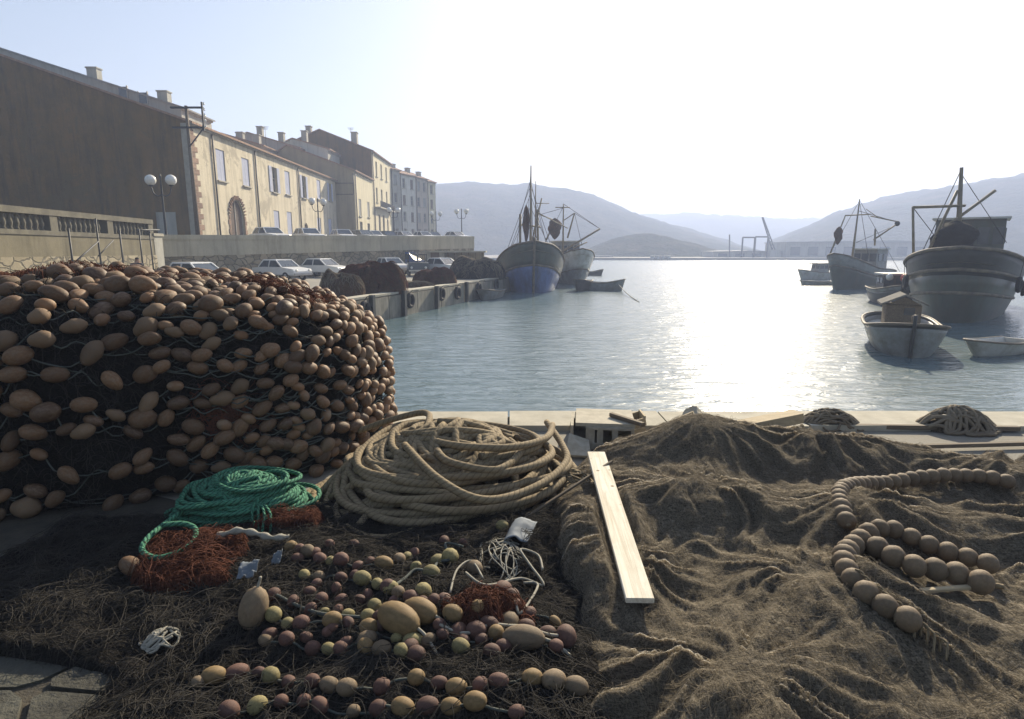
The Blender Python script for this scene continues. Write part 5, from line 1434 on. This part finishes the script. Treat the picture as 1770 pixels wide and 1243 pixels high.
for k in range(27):
    vv = .02 + k * .0335; ph = hr.uniform(0, 6)
    add_string(lambda u, vv=vv, ph=ph: vv + .034 * math.sin(u * 3.1 + ph) + .022 * math.sin(u * 11.3 + ph * 2) + .012 * math.sin(u * 25 + ph * 3), -2.75, .75, .185, .178)
for k in range(620):                                                  # loose ends of strings filling the lit end and the ridge
    u = hr.uniform(-.62, .72) if k % 4 else hr.uniform(-2.2, .2); v = hr.uniform(.03, .80) if k % 4 else hr.uniform(.5, .85)
    sl = hr.uniform(-.25, .25)
    add_string(lambda q, u=u, v=v, sl=sl: v + sl * (q - u), u, u + .22, .17, .195)
FL.sort(key=lambda f: -f[2] / (f[0] - Vector((0, 0, EYE))).length)
def on_screen(p):
    q = p - Vector((0, 0, EYE)); dep = q.y * _c - q.z * _s
    if dep < .2: return False
    return -20 < CX + FPX * q.x / dep < 1790 and CY - FPX * (q.y * _s + q.z * _c) / dep < 1270
FL = [f for f in FL if on_screen(f[0])]
for p, ax, ln, dia in FL[:300]: put_float(hr.choice(('brown', 'brown_a', 'brown_a', 'brown_b', 'brown_c')), p, ax, ln, dia, hp_)
rest = MB()
for p, ax, ln, dia in FL[300:]:
    q = Vector(ax).normalized().to_track_quat('Z', 'Y').to_matrix() @ Matrix.Diagonal((dia, dia, ln))
    rest.lathe(FPROF, 10, p, q)
if rest.v: tag(rest.build('remaining_floats', M_FLOAT, hp_), kind='stuff')
mb = MB()
for run in LINES:
    if len(run) >= 2:
        rj = [run[0]]
        for q0_, q1_ in zip(run[:-1], run[1:]):
            if (q1_ - q0_).length > .16: rj.append(q0_.lerp(q1_, .5) + Vector((hr.uniform(-.02, .02), hr.uniform(-.04, .0), -hr.uniform(.0, .08))))
            rj.append(q1_)
        mb.tube(smooth_path(rj, 3), .0058, 5)
tag(mb.build('float_lines', M_LINE, hp_), kind='stuff')
print('floats on heap', len(FL))
# twine tangles on the heap: rust mesh on the crown and in pockets, dark elsewhere
def heap_twine(name, n, us, vs, mt, seed, rad=.003, K=9, wild=.9, out=(.0, .10)):
    g = np.random.default_rng(seed); u = g.uniform(*us, n); v = g.uniform(*vs, n); a = g.uniform(0, 6.28, n); P = []
    o0 = g.uniform(*out, n); cur = g.normal(0, .3, n)
    for k in range(K):
        P.append(heap_pt(u, np.clip(v, 0.01, .99), 0) + np.stack([0 * u, 0 * u, 0 * u], -1)); 
        P[-1][:, 2] += o0 * math.sin(math.pi * k / (K - 1)) - .02
        a = a + cur + g.normal(0, wild * .3, n); u = u + .012 * np.cos(a); v = v + .008 * np.sin(a)
    return strands(name, np.stack(P, 1), rad, mt, hp_)
heap_twine('dark_twine', 5000, (-2.6, .8), (.0, .95), M_NETDS, 3, .003)
heap_twine('rust_twine', 2600, (-2.2, .1), (.66, .97), M_NETRS, 4, .0035, out=(.02, .14))
heap_twine('rust_twine', 500, (-.10, .06), (.42, .56), M_NETRS, 6, .0035, out=(.04, .14))
heap_twine('rust_twine', 160, (-.52, -.42), (.12, .2), M_NETRS, 7, .0035, out=(.04, .12))

# ---------------------------------------------------------------- rope coils
def coil_path(cx, cy, ax, ay, h, turns, seed, hollow=.35, rot=0.0, per=40, zoff=.04, rmin=.42, wobb=.10):
    g = random.Random(seed); keys = []
    for i in range(turns + 3):
        f = i / (turns + 2)
        keys.append((g.uniform(-wobb, wobb) * ax, g.uniform(-wobb, wobb) * ay, g.uniform(-.10, .10), g.uniform(-.05, .05) * 2, g.uniform(0, 6.28), g.uniform(.03, .10)))
    pts = []; c_, s_ = math.cos(rot), math.sin(rot)
    N = turns * per
    for i in range(N):
        t_ = i / per; k = int(t_); f = t_ - k; f = f * f * (3 - 2 * f)
        K0, K1 = keys[k], keys[k + 1]; L = lambda j: lerp(K0[j], K1[j], f)
        # layers: rings work inward then out again as the heap rises
        lay = t_ / turns; saw = abs(((lay * 3.0 + .5) % 1.0) * 2 - 1)
        rr = lerp(1.0, rmin, saw) * lerp(1.0, .80, lay) + L(2)
        z = zoff + h * (lay ** .9) * (1 - .55 * max(0, rr - .45) / .55) + .05 * h * math.sin(t_ * 6.28 * 2 + L(4)) * (1 + L(3))
        a = t_ * 2 * math.pi + .25 * math.sin(t_ * 1.7)
        x = ax * rr * (math.cos(a) + L(5) * math.cos(3 * a + L(4))) + L(0); y = ay * rr * (math.sin(a) + L(5) * math.sin(2 * a + L(4))) + L(1)
        pts.append(Vector((cx + x * c_ - y * s_, cy + x * s_ + y * c_, max(zoff, z))))
    return pts
def core(name, cx, cy, ax, ay, h, mt, parent):
    A, T = np.meshgrid(np.linspace(0, 2 * math.pi, 49), np.linspace(0, 1, 12), indexing='ij')
    V = np.stack([cx + ax * (1 - T) * np.cos(A), cy + ay * (1 - T) * np.sin(A), h * (1 - (1 - T) ** 2.4)], -1)
    return np_mesh(name, V.reshape(-1, 3), grid_faces(49, 12), mt, parent)
cc = Vector((-.52, 4.80, 0))
rc = thing('rope_coil', 'big loose coil of thick tan mooring rope heaped at the quay edge', 'rope', tuple(cc), world=True)
RR = .030
def cross_loops(o, cx, cy, ax, ay, h, n, rad, mt, seed, smin=.3, smax=.75):
    g = random.Random(seed)
    for k in range(n):
        a0 = g.uniform(0, 6.28); off = g.uniform(.1, .5); s_ = g.uniform(smin, smax); ox, oy = cx + ax * off * math.cos(a0), cy + ay * off * math.sin(a0)
        rt = g.uniform(0, 3.14); el = g.uniform(.45, .9); span = g.uniform(3.2, 6.6); st = g.uniform(0, 6.28); pts = []
        for i in range(36):
            a = st + span * i / 35; x, y = s_ * ax * math.cos(a) * (1 + .08 * math.sin(3 * a + k)), s_ * ay * el * math.sin(a)
            x, y = ox + x * math.cos(rt) - y * math.sin(rt), oy + x * math.sin(rt) + y * math.cos(rt)
            r2 = ((x - cx) / ax) ** 2 + ((y - cy) / ay) ** 2
            pts.append((x, y, max(rad + .01, h * (1 - max(0, r2) ** 1.1 * .85) + rad * .8 * (k % 3))))
        MB().tube(pts, rad, 9).build('rope', mt, o)
MB().tube(coil_path(cc.x, cc.y, .98, .84, .45, 32, 5, rot=.10, zoff=.05, wobb=.24), RR, 9).build('rope', M_ROPE, rc)
cross_loops(rc, cc.x, cc.y, 1.0, .84, .47, 38, RR, M_ROPE, 77, .35, .95)
MB().tube(coil_path(cc.x - .05, cc.y - .1, 1.0, .84, .36, 9, 9, rot=-.05, zoff=.06, rmin=.75, wobb=.13), RR, 9).build('rope', M_ROPE, rc)
core('rope_core', cc.x, cc.y, .84, .66, .42, M_NETD, rc)
cross_loops(rc, cc.x - .02, cc.y, .74, .62, .53, 16, RR, M_ROPE, 91, .3, .8)
# loose bights over the top and hanging down the front
BI = [[(620, 745, .30), (690, 722, .44), (740, 716, .52), (745, 760, .50), (860, 775, .50), (940, 760, .44), (955, 735, .40)],
      [(700, 770, .46), (760, 830, .42), (840, 865, .34), (930, 840, .30), (978, 800, .28), (972, 770, .30), (945, 730, .34)],
      [(600, 850, .12), (580, 890, .07), (620, 925, .06), (680, 930, .06), (740, 905, .10), (800, 870, .2), (900, 850, .25)],
      [(560, 880, .05), (590, 820, .15), (660, 790, .3), (690, 800, .34), (650, 870, .16), (620, 910, .07)],
      [(820, 880, .14), (860, 905, .05), (900, 915, .05), (930, 880, .06), (980, 870, .05), (1010, 865, .05)],
      [(830, 790, .44), (900, 775, .42), (862, 812, .40), (780, 800, .44), (755, 780, .48)]]
for b_ in BI:
    pts = []
    for px, py, z in b_:
        q = onz(px, py, z); pts.append(q)
    MB().tube(smooth_path(pts, 8), RR, 9).build('rope', M_ROPE, rc)

gc_ = onz(415, 878, .08)
gr = thing('rope_coil', 'tangled heap of bright green twisted rope', 'rope', (gc_.x, gc_.y, 0), world=True)
MB().tube(coil_path(gc_.x, gc_.y, .50, .33, .27, 34, 15, rot=.25, zoff=.05, per=30), .017, 7).build('rope', M_GROPE, gr)
MB().tube(coil_path(gc_.x + .06, gc_.y + .04, .46, .34, .30, 16, 19, rot=.1, zoff=.06, per=30, rmin=.5, wobb=.2), .017, 7).build('rope', M_GROPE, gr)
core('rope_core', gc_.x, gc_.y, .42, .26, .22, M_NETD, gr)
cross_loops(gr, gc_.x + .03, gc_.y, .36, .28, .34, 14, .017, M_GROPE, 93, .3, .9)
cross_loops(gr, gc_.x, gc_.y, .50, .36, .30, 16, .017, M_GROPE, 79)
lp = [onz(400, 822, .25), onz(350, 860, .2), onz(300, 895, .17), onz(258, 928, .18), onz(246, 952, .16), onz(275, 965, .16), onz(325, 945, .16), onz(339, 918, .17), onz(318, 906, .2), onz(280, 908, .22)]
MB().tube(smooth_path(lp, 8), .018, 8).build('loose_loop', M_GROPE, gr)
for k in range(7):
    a = onz(445 + 2 * k, 870, .2); b = onz(452 + 5 * k - 10, 918 + 4 * (k % 3), .07)
    MB().tube(smooth_path([a, (a + b) / 2 + Vector((.03 * (k % 3 - 1), 0, .03)), b], 5), .010, 6).build('frayed_end', M_GROPE, gr)

# ---------------------------------------------------------------- plank
def solid_board(name, a, b, wd, th, mt, label=None, cat=None, parent=None, roll=0.0):
    """board from a to b (points on its lower face), bevelled slightly"""
    a, b = Vector(a), Vector(b); L_ = (b - a).length; mb = MB()
    e = .004
    pr = [(-wd / 2 + e, 0), (wd / 2 - e, 0), (wd / 2, e), (wd / 2, th - e), (wd / 2 - e, th), (-wd / 2 + e, th), (-wd / 2, th - e), (-wd / 2, e)]
    n = len(pr); vs = [(0, y, z) for y, z in pr] + [(L_, y, z) for y, z in pr]
    fs = [list(range(n)), [n + i for i in range(n)][::-1]] + [[(i + 1) % n, i, n + i, n + (i + 1) % n] for i in range(n)]
    mb.add(vs, fs); o = mb.build(name, mt, parent, off=(0, 0, 0))
    q = (b - a).to_track_quat('X', 'Z'); o.rotation_mode = 'QUATERNION'; o.rotation_quaternion = q
    off = ORIG.get(parent.as_pointer(), (0, 0, 0)) if parent else (0, 0, 0)
    o.location = a - Vector(off)
    if label: tag(o, label, cat)
    return o
solid_board('plank', PLA, PLB, .148, .03, M_PLANK, 'pale raw timber plank with nail holes lying across the nets', 'plank')

# ---------------------------------------------------------------- rubbish on the quay edge
bx = thing('broken_crate', 'broken pale foam fish box with torn lid at the quay edge', 'crate', tuple(onz(1045, 770)), world=True)
def wedge(name, mt, parent, A, B, th):
    """panel A (4 world points) thickened by th along its normal"""
    A = [Vector(p) for p in A]; n = (A[1] - A[0]).cross(A[2] - A[0]).normalized() * th
    vs = A + [p + n for p in A]
    MB().add(vs, [[3, 2, 1, 0], [4, 5, 6, 7], [0, 1, 5, 4], [1, 2, 6, 5], [2, 3, 7, 6], [3, 0, 4, 7]]).build(name, mt, parent)
def fbox(name, lx, ly, lz, dx, dy, dz, mt=None):
    """piece of the box in its own axes (front face at y = 0, turned a little)"""
    cr_, sr_ = math.cos(-.12), math.sin(-.12); o0 = onz(1040, 780)
    MB().box((o0.x + lx * cr_ - ly * sr_, o0.y + lx * sr_ + ly * cr_, lz), (dx, dy, dz), -.12).build(name, mt or M_FOAM, bx)
fbox('bottom', 0, .30, .032, .64, .60, .035); fbox('lid', .03, .31, .262, .60, .56, .036); fbox('back_wall', 0, .575, .147, .56, .03, .194)
fbox('side_wall', -.305, .31, .147, .03, .52, .194); fbox('side_wall', .305, .28, .147, .03, .54, .194)
for k_, lx in enumerate((-.12, -.02, .13)): fbox('slat', lx, .03, .147, .06 if k_ else .09, .022, .194)
fbox('rim', .09, .012, .232, .46, .02, .026); fbox('rim', .0, .012, .064, .60, .02, .026)
wedge('torn_panel', M_FOAM, bx, [onz(978, 790, .02), onz(1022, 792, .03), onz(1018, 764, .10), onz(984, 752, .17)], None, .022)
wedge('torn_panel', M_FOAM, bx, [onz(985, 742, .03), onz(1003, 745, .04), onz(1004, 726, .17), onz(990, 722, .20)], None, .022)
wc = thing('wooden_crate', 'small weathered wooden crate leaning beside the foam box', 'crate', tuple(onz(1092, 770)), world=True)
ca = onz(1092, 762, .06)
for dy, dz, nm in ((0, 0, 'slat'), (0, .10, 'slat'), (.26, 0, 'slat'), (.26, .10, 'slat')):
    MB().beam((ca.x - .18, ca.y + dy, .06 + dz), (ca.x + .16, ca.y + dy + .10, .14 + dz), .015, .085).build(nm, M_CRATE, wc)
MB().beam((ca.x - .17, ca.y + .0, .12), (ca.x - .17, ca.y + .26, .12), .02, .19).build('end_board', M_CRATE, wc)
MB().beam((ca.x + .15, ca.y + .10, .20), (ca.x + .15, ca.y + .36, .20), .02, .19).build('end_board', M_CRATE, wc)
MB().beam((ca.x - .17, ca.y + .13, .04), (ca.x + .15, ca.y + .23, .12), .25, .015).build('bottom_board', M_CRATE, wc)
solid_board('timber_batten', onz(1056, 720, .285), onz(1112, 738, .285), .05, .04, M_WOODD, 'dark thin batten lying across the foam box lid', 'batten')
solid_board('timber_batten', onz(1158, 734, .20), onz(1200, 716, .34), .05, .03, M_CRATE, 'pale short batten sticking up behind the net dome', 'batten')
sc_ = thing('plastic_scrap', 'crumpled pale scrap of plastic behind the net dome', 'litter', tuple(onz(1200, 728)), world=True)
A, T = np.meshgrid(np.linspace(0, 1, 14), np.linspace(0, 1, 12), indexing='ij'); c0 = onz(1203, 728, .06)
np_mesh('sheet', np.stack([c0.x - .13 + A * .26, c0.y - .04 + T * .18 + .03 * np.sin(A * 9), .05 + .14 * np.sin(A * 3) * T + .05 * fbm(A * 6, T * 6, 3, 4)], -1).reshape(-1, 3), grid_faces(14, 12), M_FOAM, sc_).modifiers.new('thick', 'SOLIDIFY').thickness = .004
tb = thing('timber_beam', 'stout squared timber beam propped on the nets by the quay edge', 'beam', tuple(onz(1310, 745)), world=True)
a, b = onz(1258, 744, .30), onz(1379, 720, .38)
MB().beam(a, b, .16, .10).build('beam', M_CRATE, tb)
MB().beam(a.lerp(b, .1) - Vector((0, 0, .1)), a.lerp(b, .1) - Vector((0, 0, a.z)), .08).build('chock', M_CRATE, tb)
MB().beam(b.lerp(a, .1) - Vector((0, 0, .1)), b.lerp(a, .1) - Vector((0, 0, b.z)), .08).build('chock', M_CRATE, tb)

def tangle(name, label, cat, c, rx, ry, h, n, rad, mt, seed, mcore=None, K=26):
    """a small knot of rope: many short looping lengths over a core"""
    o = thing(name, label, cat, (c.x, c.y, c.z), world=True); g = random.Random(seed)
    if mcore:
        A, T = np.meshgrid(np.linspace(0, 2 * math.pi, 25), np.linspace(0, 1, 8), indexing='ij')
        np_mesh('core', np.stack([c.x + rx * .85 * (1 - T ** 2) * np.cos(A), c.y + ry * .85 * (1 - T ** 2) * np.sin(A), c.z + h * .75 * T], -1).reshape(-1, 3), grid_faces(25, 8), mcore, o)
    for k in range(n):
        pts = []; x, y = g.uniform(-.6, .6), g.uniform(-.6, .6); a = g.uniform(0, 6.28); tw = g.uniform(-.5, .5)
        for i in range(K // 2):
            r2 = min(1.0, x * x + y * y); pts.append((c.x + x * rx, c.y + y * ry, c.z + rad + h * (1 - r2) * g.uniform(.85, 1.05)))
            a += tw + g.uniform(-.3, .3); x += .22 * math.cos(a); y += .22 * math.sin(a)
            if x * x + y * y > 1: a += 1.2; x *= .92; y *= .92
        MB().tube(smooth_path(pts, 3), rad, 6).build('strand', mt, o)
    return o
tangle('rope_tangle', 'dark rope tangle on the quay edge beside the squared beam', 'rope', onz(1432, 738), .38, .22, .2, 26, .012, M_NETS, 4, M_NETB)
tangle('rope_tangle', 'brown rope bundle on the quay edge by the long poles', 'rope', onz(1650, 742), .45, .25, .24, 26, .02, M_NETS, 6, M_NETB)
tangle('twine_tangle', 'knot of white twine lying on the dark float net', 'twine', hit(868, 965), .16, .26, .07, 18, .0042, M_WLINE, 8)
tangle('twine_tangle', 'pale frayed twine at the right end of the tan coil', 'twine', hit(990, 835), .16, .16, .10, 12, .009, M_ROPE, 12)
solid_board('timber_pole', onz(1470, 741, .02), onz(1760, 745, .02), .06, .05, M_WOODD, 'long dark timber lying along the coping stones', 'pole')
solid_board('timber_pole', onz(1570, 776, .03), onz(1790, 770, .03), .05, .04, M_WOODD, 'second dark timber lying nearer the nets', 'pole')
solid_board('stick', onz(905, 900, .10), onz(1058, 800, .32), .022, .02, M_WOODD, 'thin dark stick lying across the end of the pale plank', 'stick')
solid_board('stick', onz(1590, 1025, .22), onz(1680, 1018, .22), .03, .02, M_CRATE, 'short pale stick on the net inside the float loop', 'stick')
pc_ = hit(898, 925); ps = thing('plastic_sheet', 'pale blue grey plastic offcut lying between coil and brown net', 'litter', tuple(pc_), world=True)
A, T = np.meshgrid(np.linspace(0, 1, 14), np.linspace(0, 1, 14), indexing='ij')
np_mesh('sheet', np.stack([pc_.x - .10 + A * .15 + T * .07, pc_.y - .10 + T * .24, pc_.z + .02 + T * .02 + .025 * (fbm(A * 4, T * 4, 3, 6) - .5) + .02 * np.sin(A * 5)], -1).reshape(-1, 3), grid_faces(14, 14), M_PLAST, ps).modifiers.new('thick', 'SOLIDIFY').thickness = .004
for k, (px, py, s_) in enumerate(((430, 1005, .05), (480, 985, .025))):
    q = hit(px, py); o = thing('plastic_scrap', ['crumpled bluish plastic scrap at the left edge of the dark float net', 'tiny bluish plastic scrap beside the larger crumpled one'][k], 'litter', tuple(q), world=True)
    np_mesh('sheet', np.stack([q.x - s_ + A * s_ * 2, q.y - s_ + T * s_ * 2, q.z + .02 + .06 * fbm(A * 4 + k, T * 4, 3, 6) + .05 * T], -1).reshape(-1, 3), grid_faces(14, 14), M_PLAST, o).modifiers.new('thick', 'SOLIDIFY').thickness = .004
cl = thing('canvas_strip', 'pale rolled hem of canvas between green rope and rust net', 'cloth', tuple(onz(450, 935, .1)), world=True)
MB().tube(smooth_path([onz(375, 928, .17), onz(410, 918, .2), onz(440, 922, .2), onz(470, 930, .18), onz(500, 928, .17)], 6), [.02 + .008 * math.sin(i * 1.3) for i in range(25)], 7).build('hem', M_WLINE, cl)
q = hit(285, 1108); tangle('twine_tangle', 'pale wad of twine left of the khaki pear shaped buoy', 'twine', q, .10, .09, .05, 14, .006, M_WLINE, 31)

# ---------------------------------------------------------------- floats lying about on the dark net
LOOSE = [(778, 962, 28, 'yellow'), (757, 969, 22, 'yellow'), (746, 990, 26, 'yellow'), (719, 980, 18, 'yellow'), (675, 1016, 23, 'yellow'), (732, 1021, 26, 'yellow'), (648, 1047, 22, 'yellow'), (637, 1065, 22, 'yellow'), (602, 1062, 17, 'yellow'), (797, 1118, 26, 'yellow'), (868, 909, 20, 'yellow'), (560, 1060, 16, 'yellow'), (635, 1105, 26, 'khaki'),
         (825, 1052, 26, 'ochre'), (783, 1060, 28, 'ochre'), (820, 982, 27, 'khaki'), (880, 1075, 34, 'khaki'),
         (768, 935, 18, 'plum'), (800, 940, 16, 'plum'), (760, 1080, 20, 'plum'), (792, 1092, 26, 'plum'), (823, 1090, 30, 'plum'), (846, 1078, 24, 'plum'), (910, 1082, 22, 'plum'), (946, 1095, 24, 'plum'), (978, 1100, 34, 'plum'), (868, 1020, 30, 'plum'), (885, 1030, 26, 'plum'), (870, 1118, 24, 'plum'), (850, 1126, 24, 'plum'),
         (660, 1080, 18, 'plum'), (655, 1065, 18, 'plum'), (443, 1033, 18, 'plum'), (473, 1028, 20, 'plum'), (507, 1040, 18, 'plum'), (537, 1053, 18, 'plum'), (556, 1035, 20, 'plum'), (590, 1037, 18, 'plum'), (584, 1055, 16, 'plum'), (622, 1037, 16, 'plum'), (680, 1038, 14, 'plum'), (637, 1028, 16, 'plum'), (615, 995, 18, 'plum'), (548, 1010, 17, 'plum'), (536, 1022, 15, 'plum'), (582, 1018, 16, 'plum'), (467, 1096, 18, 'plum'), (497, 1105, 18, 'plum'), (567, 1092, 16, 'plum'), (530, 1102, 16, 'plum'), (545, 955, 16, 'plum'), (570, 940, 14, 'plum'), (612, 940, 14, 'plum'), (588, 965, 14, 'plum'), (515, 965, 16, 'plum'), (640, 970, 15, 'plum'), (600, 1110, 17, 'plum'), (700, 1055, 15, 'plum'), (710, 1105, 17, 'plum'), (520, 1075, 16, 'plum'), (575, 1085, 15, 'plum')]
fr_ = random.Random(3)
STR = [[(420, 1050), (480, 1075), (540, 1080), (610, 1085), (680, 1110), (740, 1120)], [(500, 950), (560, 975), (620, 985), (680, 975), (720, 955)], [(450, 1110), (520, 1125), (590, 1128), (660, 1130), (720, 1140)],
       [(520, 1000), (570, 1000), (640, 1010), (700, 1035), (750, 1045), (800, 1030)], [(700, 1130), (760, 1105), (820, 1115), (880, 1100), (930, 1120), (985, 1130)], [(850, 1055), (880, 1050), (905, 1065), (940, 1070), (965, 1085)],
       [(330, 1190), (420, 1170), (520, 1185), (620, 1195), (720, 1180), (820, 1195), (920, 1180), (1000, 1200)], [(380, 1235), (500, 1225), (640, 1240), (780, 1230), (900, 1240)]]
for si, st_ in enumerate(STR):
    pts = smooth_path([hit(a, b) for a, b in st_], 10); pts = [Vector((p.x, p.y, float(ground(p.x, p.y)) + .012)) for p in pts]
    MB().tube(pts, .006, 5).build('line', M_LINE, dn_)
    acc = 0.0; nxt = .02
    for a, b in zip(pts[:-1], pts[1:]):
        acc += (b - a).length
        if acc >= nxt:
            kd = fr_.choice(('plum', 'plum', 'plum', 'khaki', 'yellow', 'ochre')); dia = fr_.uniform(.052, .088)
            put_float(kd, b + Vector((0, 0, dia * .12)), (b - a) + Vector((fr_.uniform(-.01, .01), fr_.uniform(-.01, .01), 0)), dia * fr_.uniform(1.0, 1.35), dia, dn_)
            nxt = acc + dia * fr_.choice((1.0, 1.05, 1.2, 2.0))
for px, py, s_, kd in LOOSE:
    q = hit(px, py + s_ * .3); dep = (q - Vector((0, 0, EYE))).length; dia = s_ * dep / FPX * 1.0
    put_float(kd, q + Vector((0, 0, dia * .28)), (fr_.uniform(-1, 1), fr_.uniform(-1, .3), fr_.uniform(-.3, .5)), dia * fr_.uniform(1.05, 1.3), dia, dn_)
def string(pxs, lift, rad, parent, mt, name='line'):
    MB().tube(smooth_path([hit(a, b, lift) for a, b in pxs], 5), rad, 6).build(name, mt, parent)
string([(443, 1033), (473, 1028), (507, 1044), (537, 1056), (560, 1062), (602, 1066), (637, 1068)], .03, .009, dn_, M_LINE)
string([(675, 1018), (700, 1000), (719, 985), (746, 988), (757, 972), (778, 966), (770, 940), (800, 945)], .035, .009, dn_, M_LINE)
string([(760, 1080), (792, 1094), (823, 1092), (846, 1080), (880, 1082), (910, 1084), (946, 1097), (978, 1100)], .04, .008, dn_, M_WLINE)
string([(835, 1000), (815, 970), (790, 985), (778, 1025)], .06, .006, dn_, M_WLINE)
string([(805, 990), (840, 1012), (900, 1000), (940, 1012), (915, 975), (900, 950), (930, 960), (938, 985)], .05, .007, dn_, M_WLINE)
string([(870, 1030), (890, 1040), (900, 1060), (930, 1012), (905, 1008)], .05, .007, dn_, M_WLINE)
# rust scrap net among the floats
def small_field(cx, cy, rx, ry, h, seed):
    return lambda x, y: np.where(((x - cx) / rx) ** 2 + ((y - cy) / ry) ** 2 < 1.2, ground(x, y) + h * np.clip(1.0 - ((x - cx) / rx) ** 2 - ((y - cy) / ry) ** 2 + .9 * (fbm(x * 9, y * 9, 3, seed) - .5), -.3, 1), -.05)
q = hit(845, 1050); rs = thing('net_scrap', 'orange red scrap of net between the small floats', 'fishing net', (q.x, q.y, q.z), world=True)
fn = small_field(q.x, q.y, .24, .16, .06, 8)
field('netting', lambda x, y: fn(x, y), q.x - .3, q.x + .3, q.y - .25, q.y + .25, .012, M_NETR, rs, cut=.0)
twine('twine', fn, 500, q.x - .25, q.x + .25, q.y - .2, q.y + .2, M_NETRS, rs, K=8, stepl=.02, rad=.002, seed=9, sag=.05, wild=1.5)
# big loose buoys
for k, (px, py, ln, dia, ax, lab) in enumerate(((690, 1088, .24, .15, (1, -.6, -.1), 'large ochre oval buoy with a white tail line among small floats'), (726, 1072, .19, .13, (1, -.5, 0), 'ochre buoy tucked behind the largest ochre buoy'), (440, 1070, .22, .15, (.15, .3, 1), 'khaki pear shaped buoy standing at the left of the dark net'), (228, 990, .17, .11, (1, -.5, -.2), 'brown float alone beside the rust red net'), (905, 1118, .2, .12, (1, -.1, 0), 'low tan buoy half buried at the front of the float net'))):
    q = hit(px, py); o = thing('buoy', lab, 'buoy', tuple(q), 0, 'loose buoys', world=True)
    put_float(('ochre', 'ochre', 'khaki', 'brown', 'khaki')[k], q + Vector((0, 0, dia * .38)), ax, ln, dia, o, 'shell')
    v_ = Vector(ax).normalized(); e_ = q + Vector((0, 0, dia * .38)) + v_ * ln * .5
    MB().tube(smooth_path([e_, e_ + v_ * .05 + Vector((0, 0, -.02)), e_ + v_ * .12 + Vector((0, -.03, -.06))], 4), .008, 6).build('tail_line', M_WLINE, o)

# ---------------------------------------------------------------- the necklace of big floats on the brown net
fl = thing('float_line', 'string of large round brown floats looped over the brown net', 'float line', tuple(hit(1560, 930)), world=True)
NK = [[(1740, 832), (1722, 828), (1704, 825), (1686, 823), (1668, 822), (1650, 821), (1634, 821), (1618, 821), (1602, 821), (1587, 821), (1570, 822), (1552, 824), (1536, 826), (1517, 829), (1501, 833), (1486, 837), (1473, 843), (1462, 850), (1453, 857), (1447, 866), (1446, 879), (1450, 898), (1467, 921)],
      [(1500, 930), (1478, 941), (1462, 957), (1455, 970), (1453, 986), (1461, 1006), (1478, 1030), (1500, 1046), (1535, 1060), (1570, 1076)],
      [(1500, 930), (1520, 922), (1541, 922), (1558, 927), (1578, 934), (1610, 945), (1634, 953), (1660, 955), (1690, 962), (1720, 975)],
      [(1516, 952), (1538, 965), (1562, 980), (1598, 990), (1628, 988), (1640, 972), (1668, 1000), (1700, 1010), (1735, 1012)]]
SZ = [28, 30, 27, 33]
def spaced(pts, gap):
    """points at equal spacing gap along a polyline"""
    res = [pts[0]]; acc = 0.0
    for a, b in zip(pts[:-1], pts[1:]):
        d_ = (b - a).length; s_ = gap - acc
        while s_ <= d_: res.append(a.lerp(b, s_ / d_)); s_ += gap
        acc = d_ - (s_ - gap)
    return res
for ci, ch_ in enumerate(NK):
    pts = [onz(px, py, .27) for px, py in ch_]
    for it in range(2): pts = [pts[0]] + [(pts[i - 1] + pts[i] * 2 + pts[i + 1]) / 4 for i in range(1, len(pts) - 1)] + [pts[-1]]
    sm = smooth_path(pts, 6); dia = (.118, .122, .112, .128)[ci]
    gz = np.array([float(ground(p.x, p.y)) for p in sm]); kk = np.hanning(31); kk /= kk.sum(); gz = np.convolve(np.pad(gz, 15, 'edge'), kk, 'valid')
    sm = [Vector((p.x, p.y, .5 * (z_ + .27) + dia * .30)) for p, z_ in zip(sm, gz)]
    for it in range(6): sm = [sm[0]] + [(sm[i - 1] + sm[i] * 2 + sm[i + 1]) / 4 for i in range(1, len(sm) - 1)] + [sm[-1]]
    MB().tube(sm, .014, 6).build('line', M_ROPE, fl)
    sp_ = spaced(sm, dia * (.72 if ci == 0 else .84))
    for i, p in enumerate(sp_):
        t_ = (sp_[min(i + 1, len(sp_) - 1)] - sp_[max(i - 1, 0)]).normalized()
        put_float('khaki', p, t_ + Vector((fr_.uniform(-.08, .08), fr_.uniform(-.08, .08), fr_.uniform(-.08, .08))), dia * .92, dia * fr_.uniform(.95, 1.06), fl)
# lacing that ties the second string to the net
for k in range(14):
    px = 1478 + k * 11; py = 985 + k * 9
    a, b = hit(px, py, .05), hit(px + 14, py + 34 + 6 * (k % 3), .02)
    MB().tube(smooth_path([a, (a + b) / 2 + Vector((.02, 0, .03)), b], 4), .006, 5).build('lacing', M_ROPE, fl)
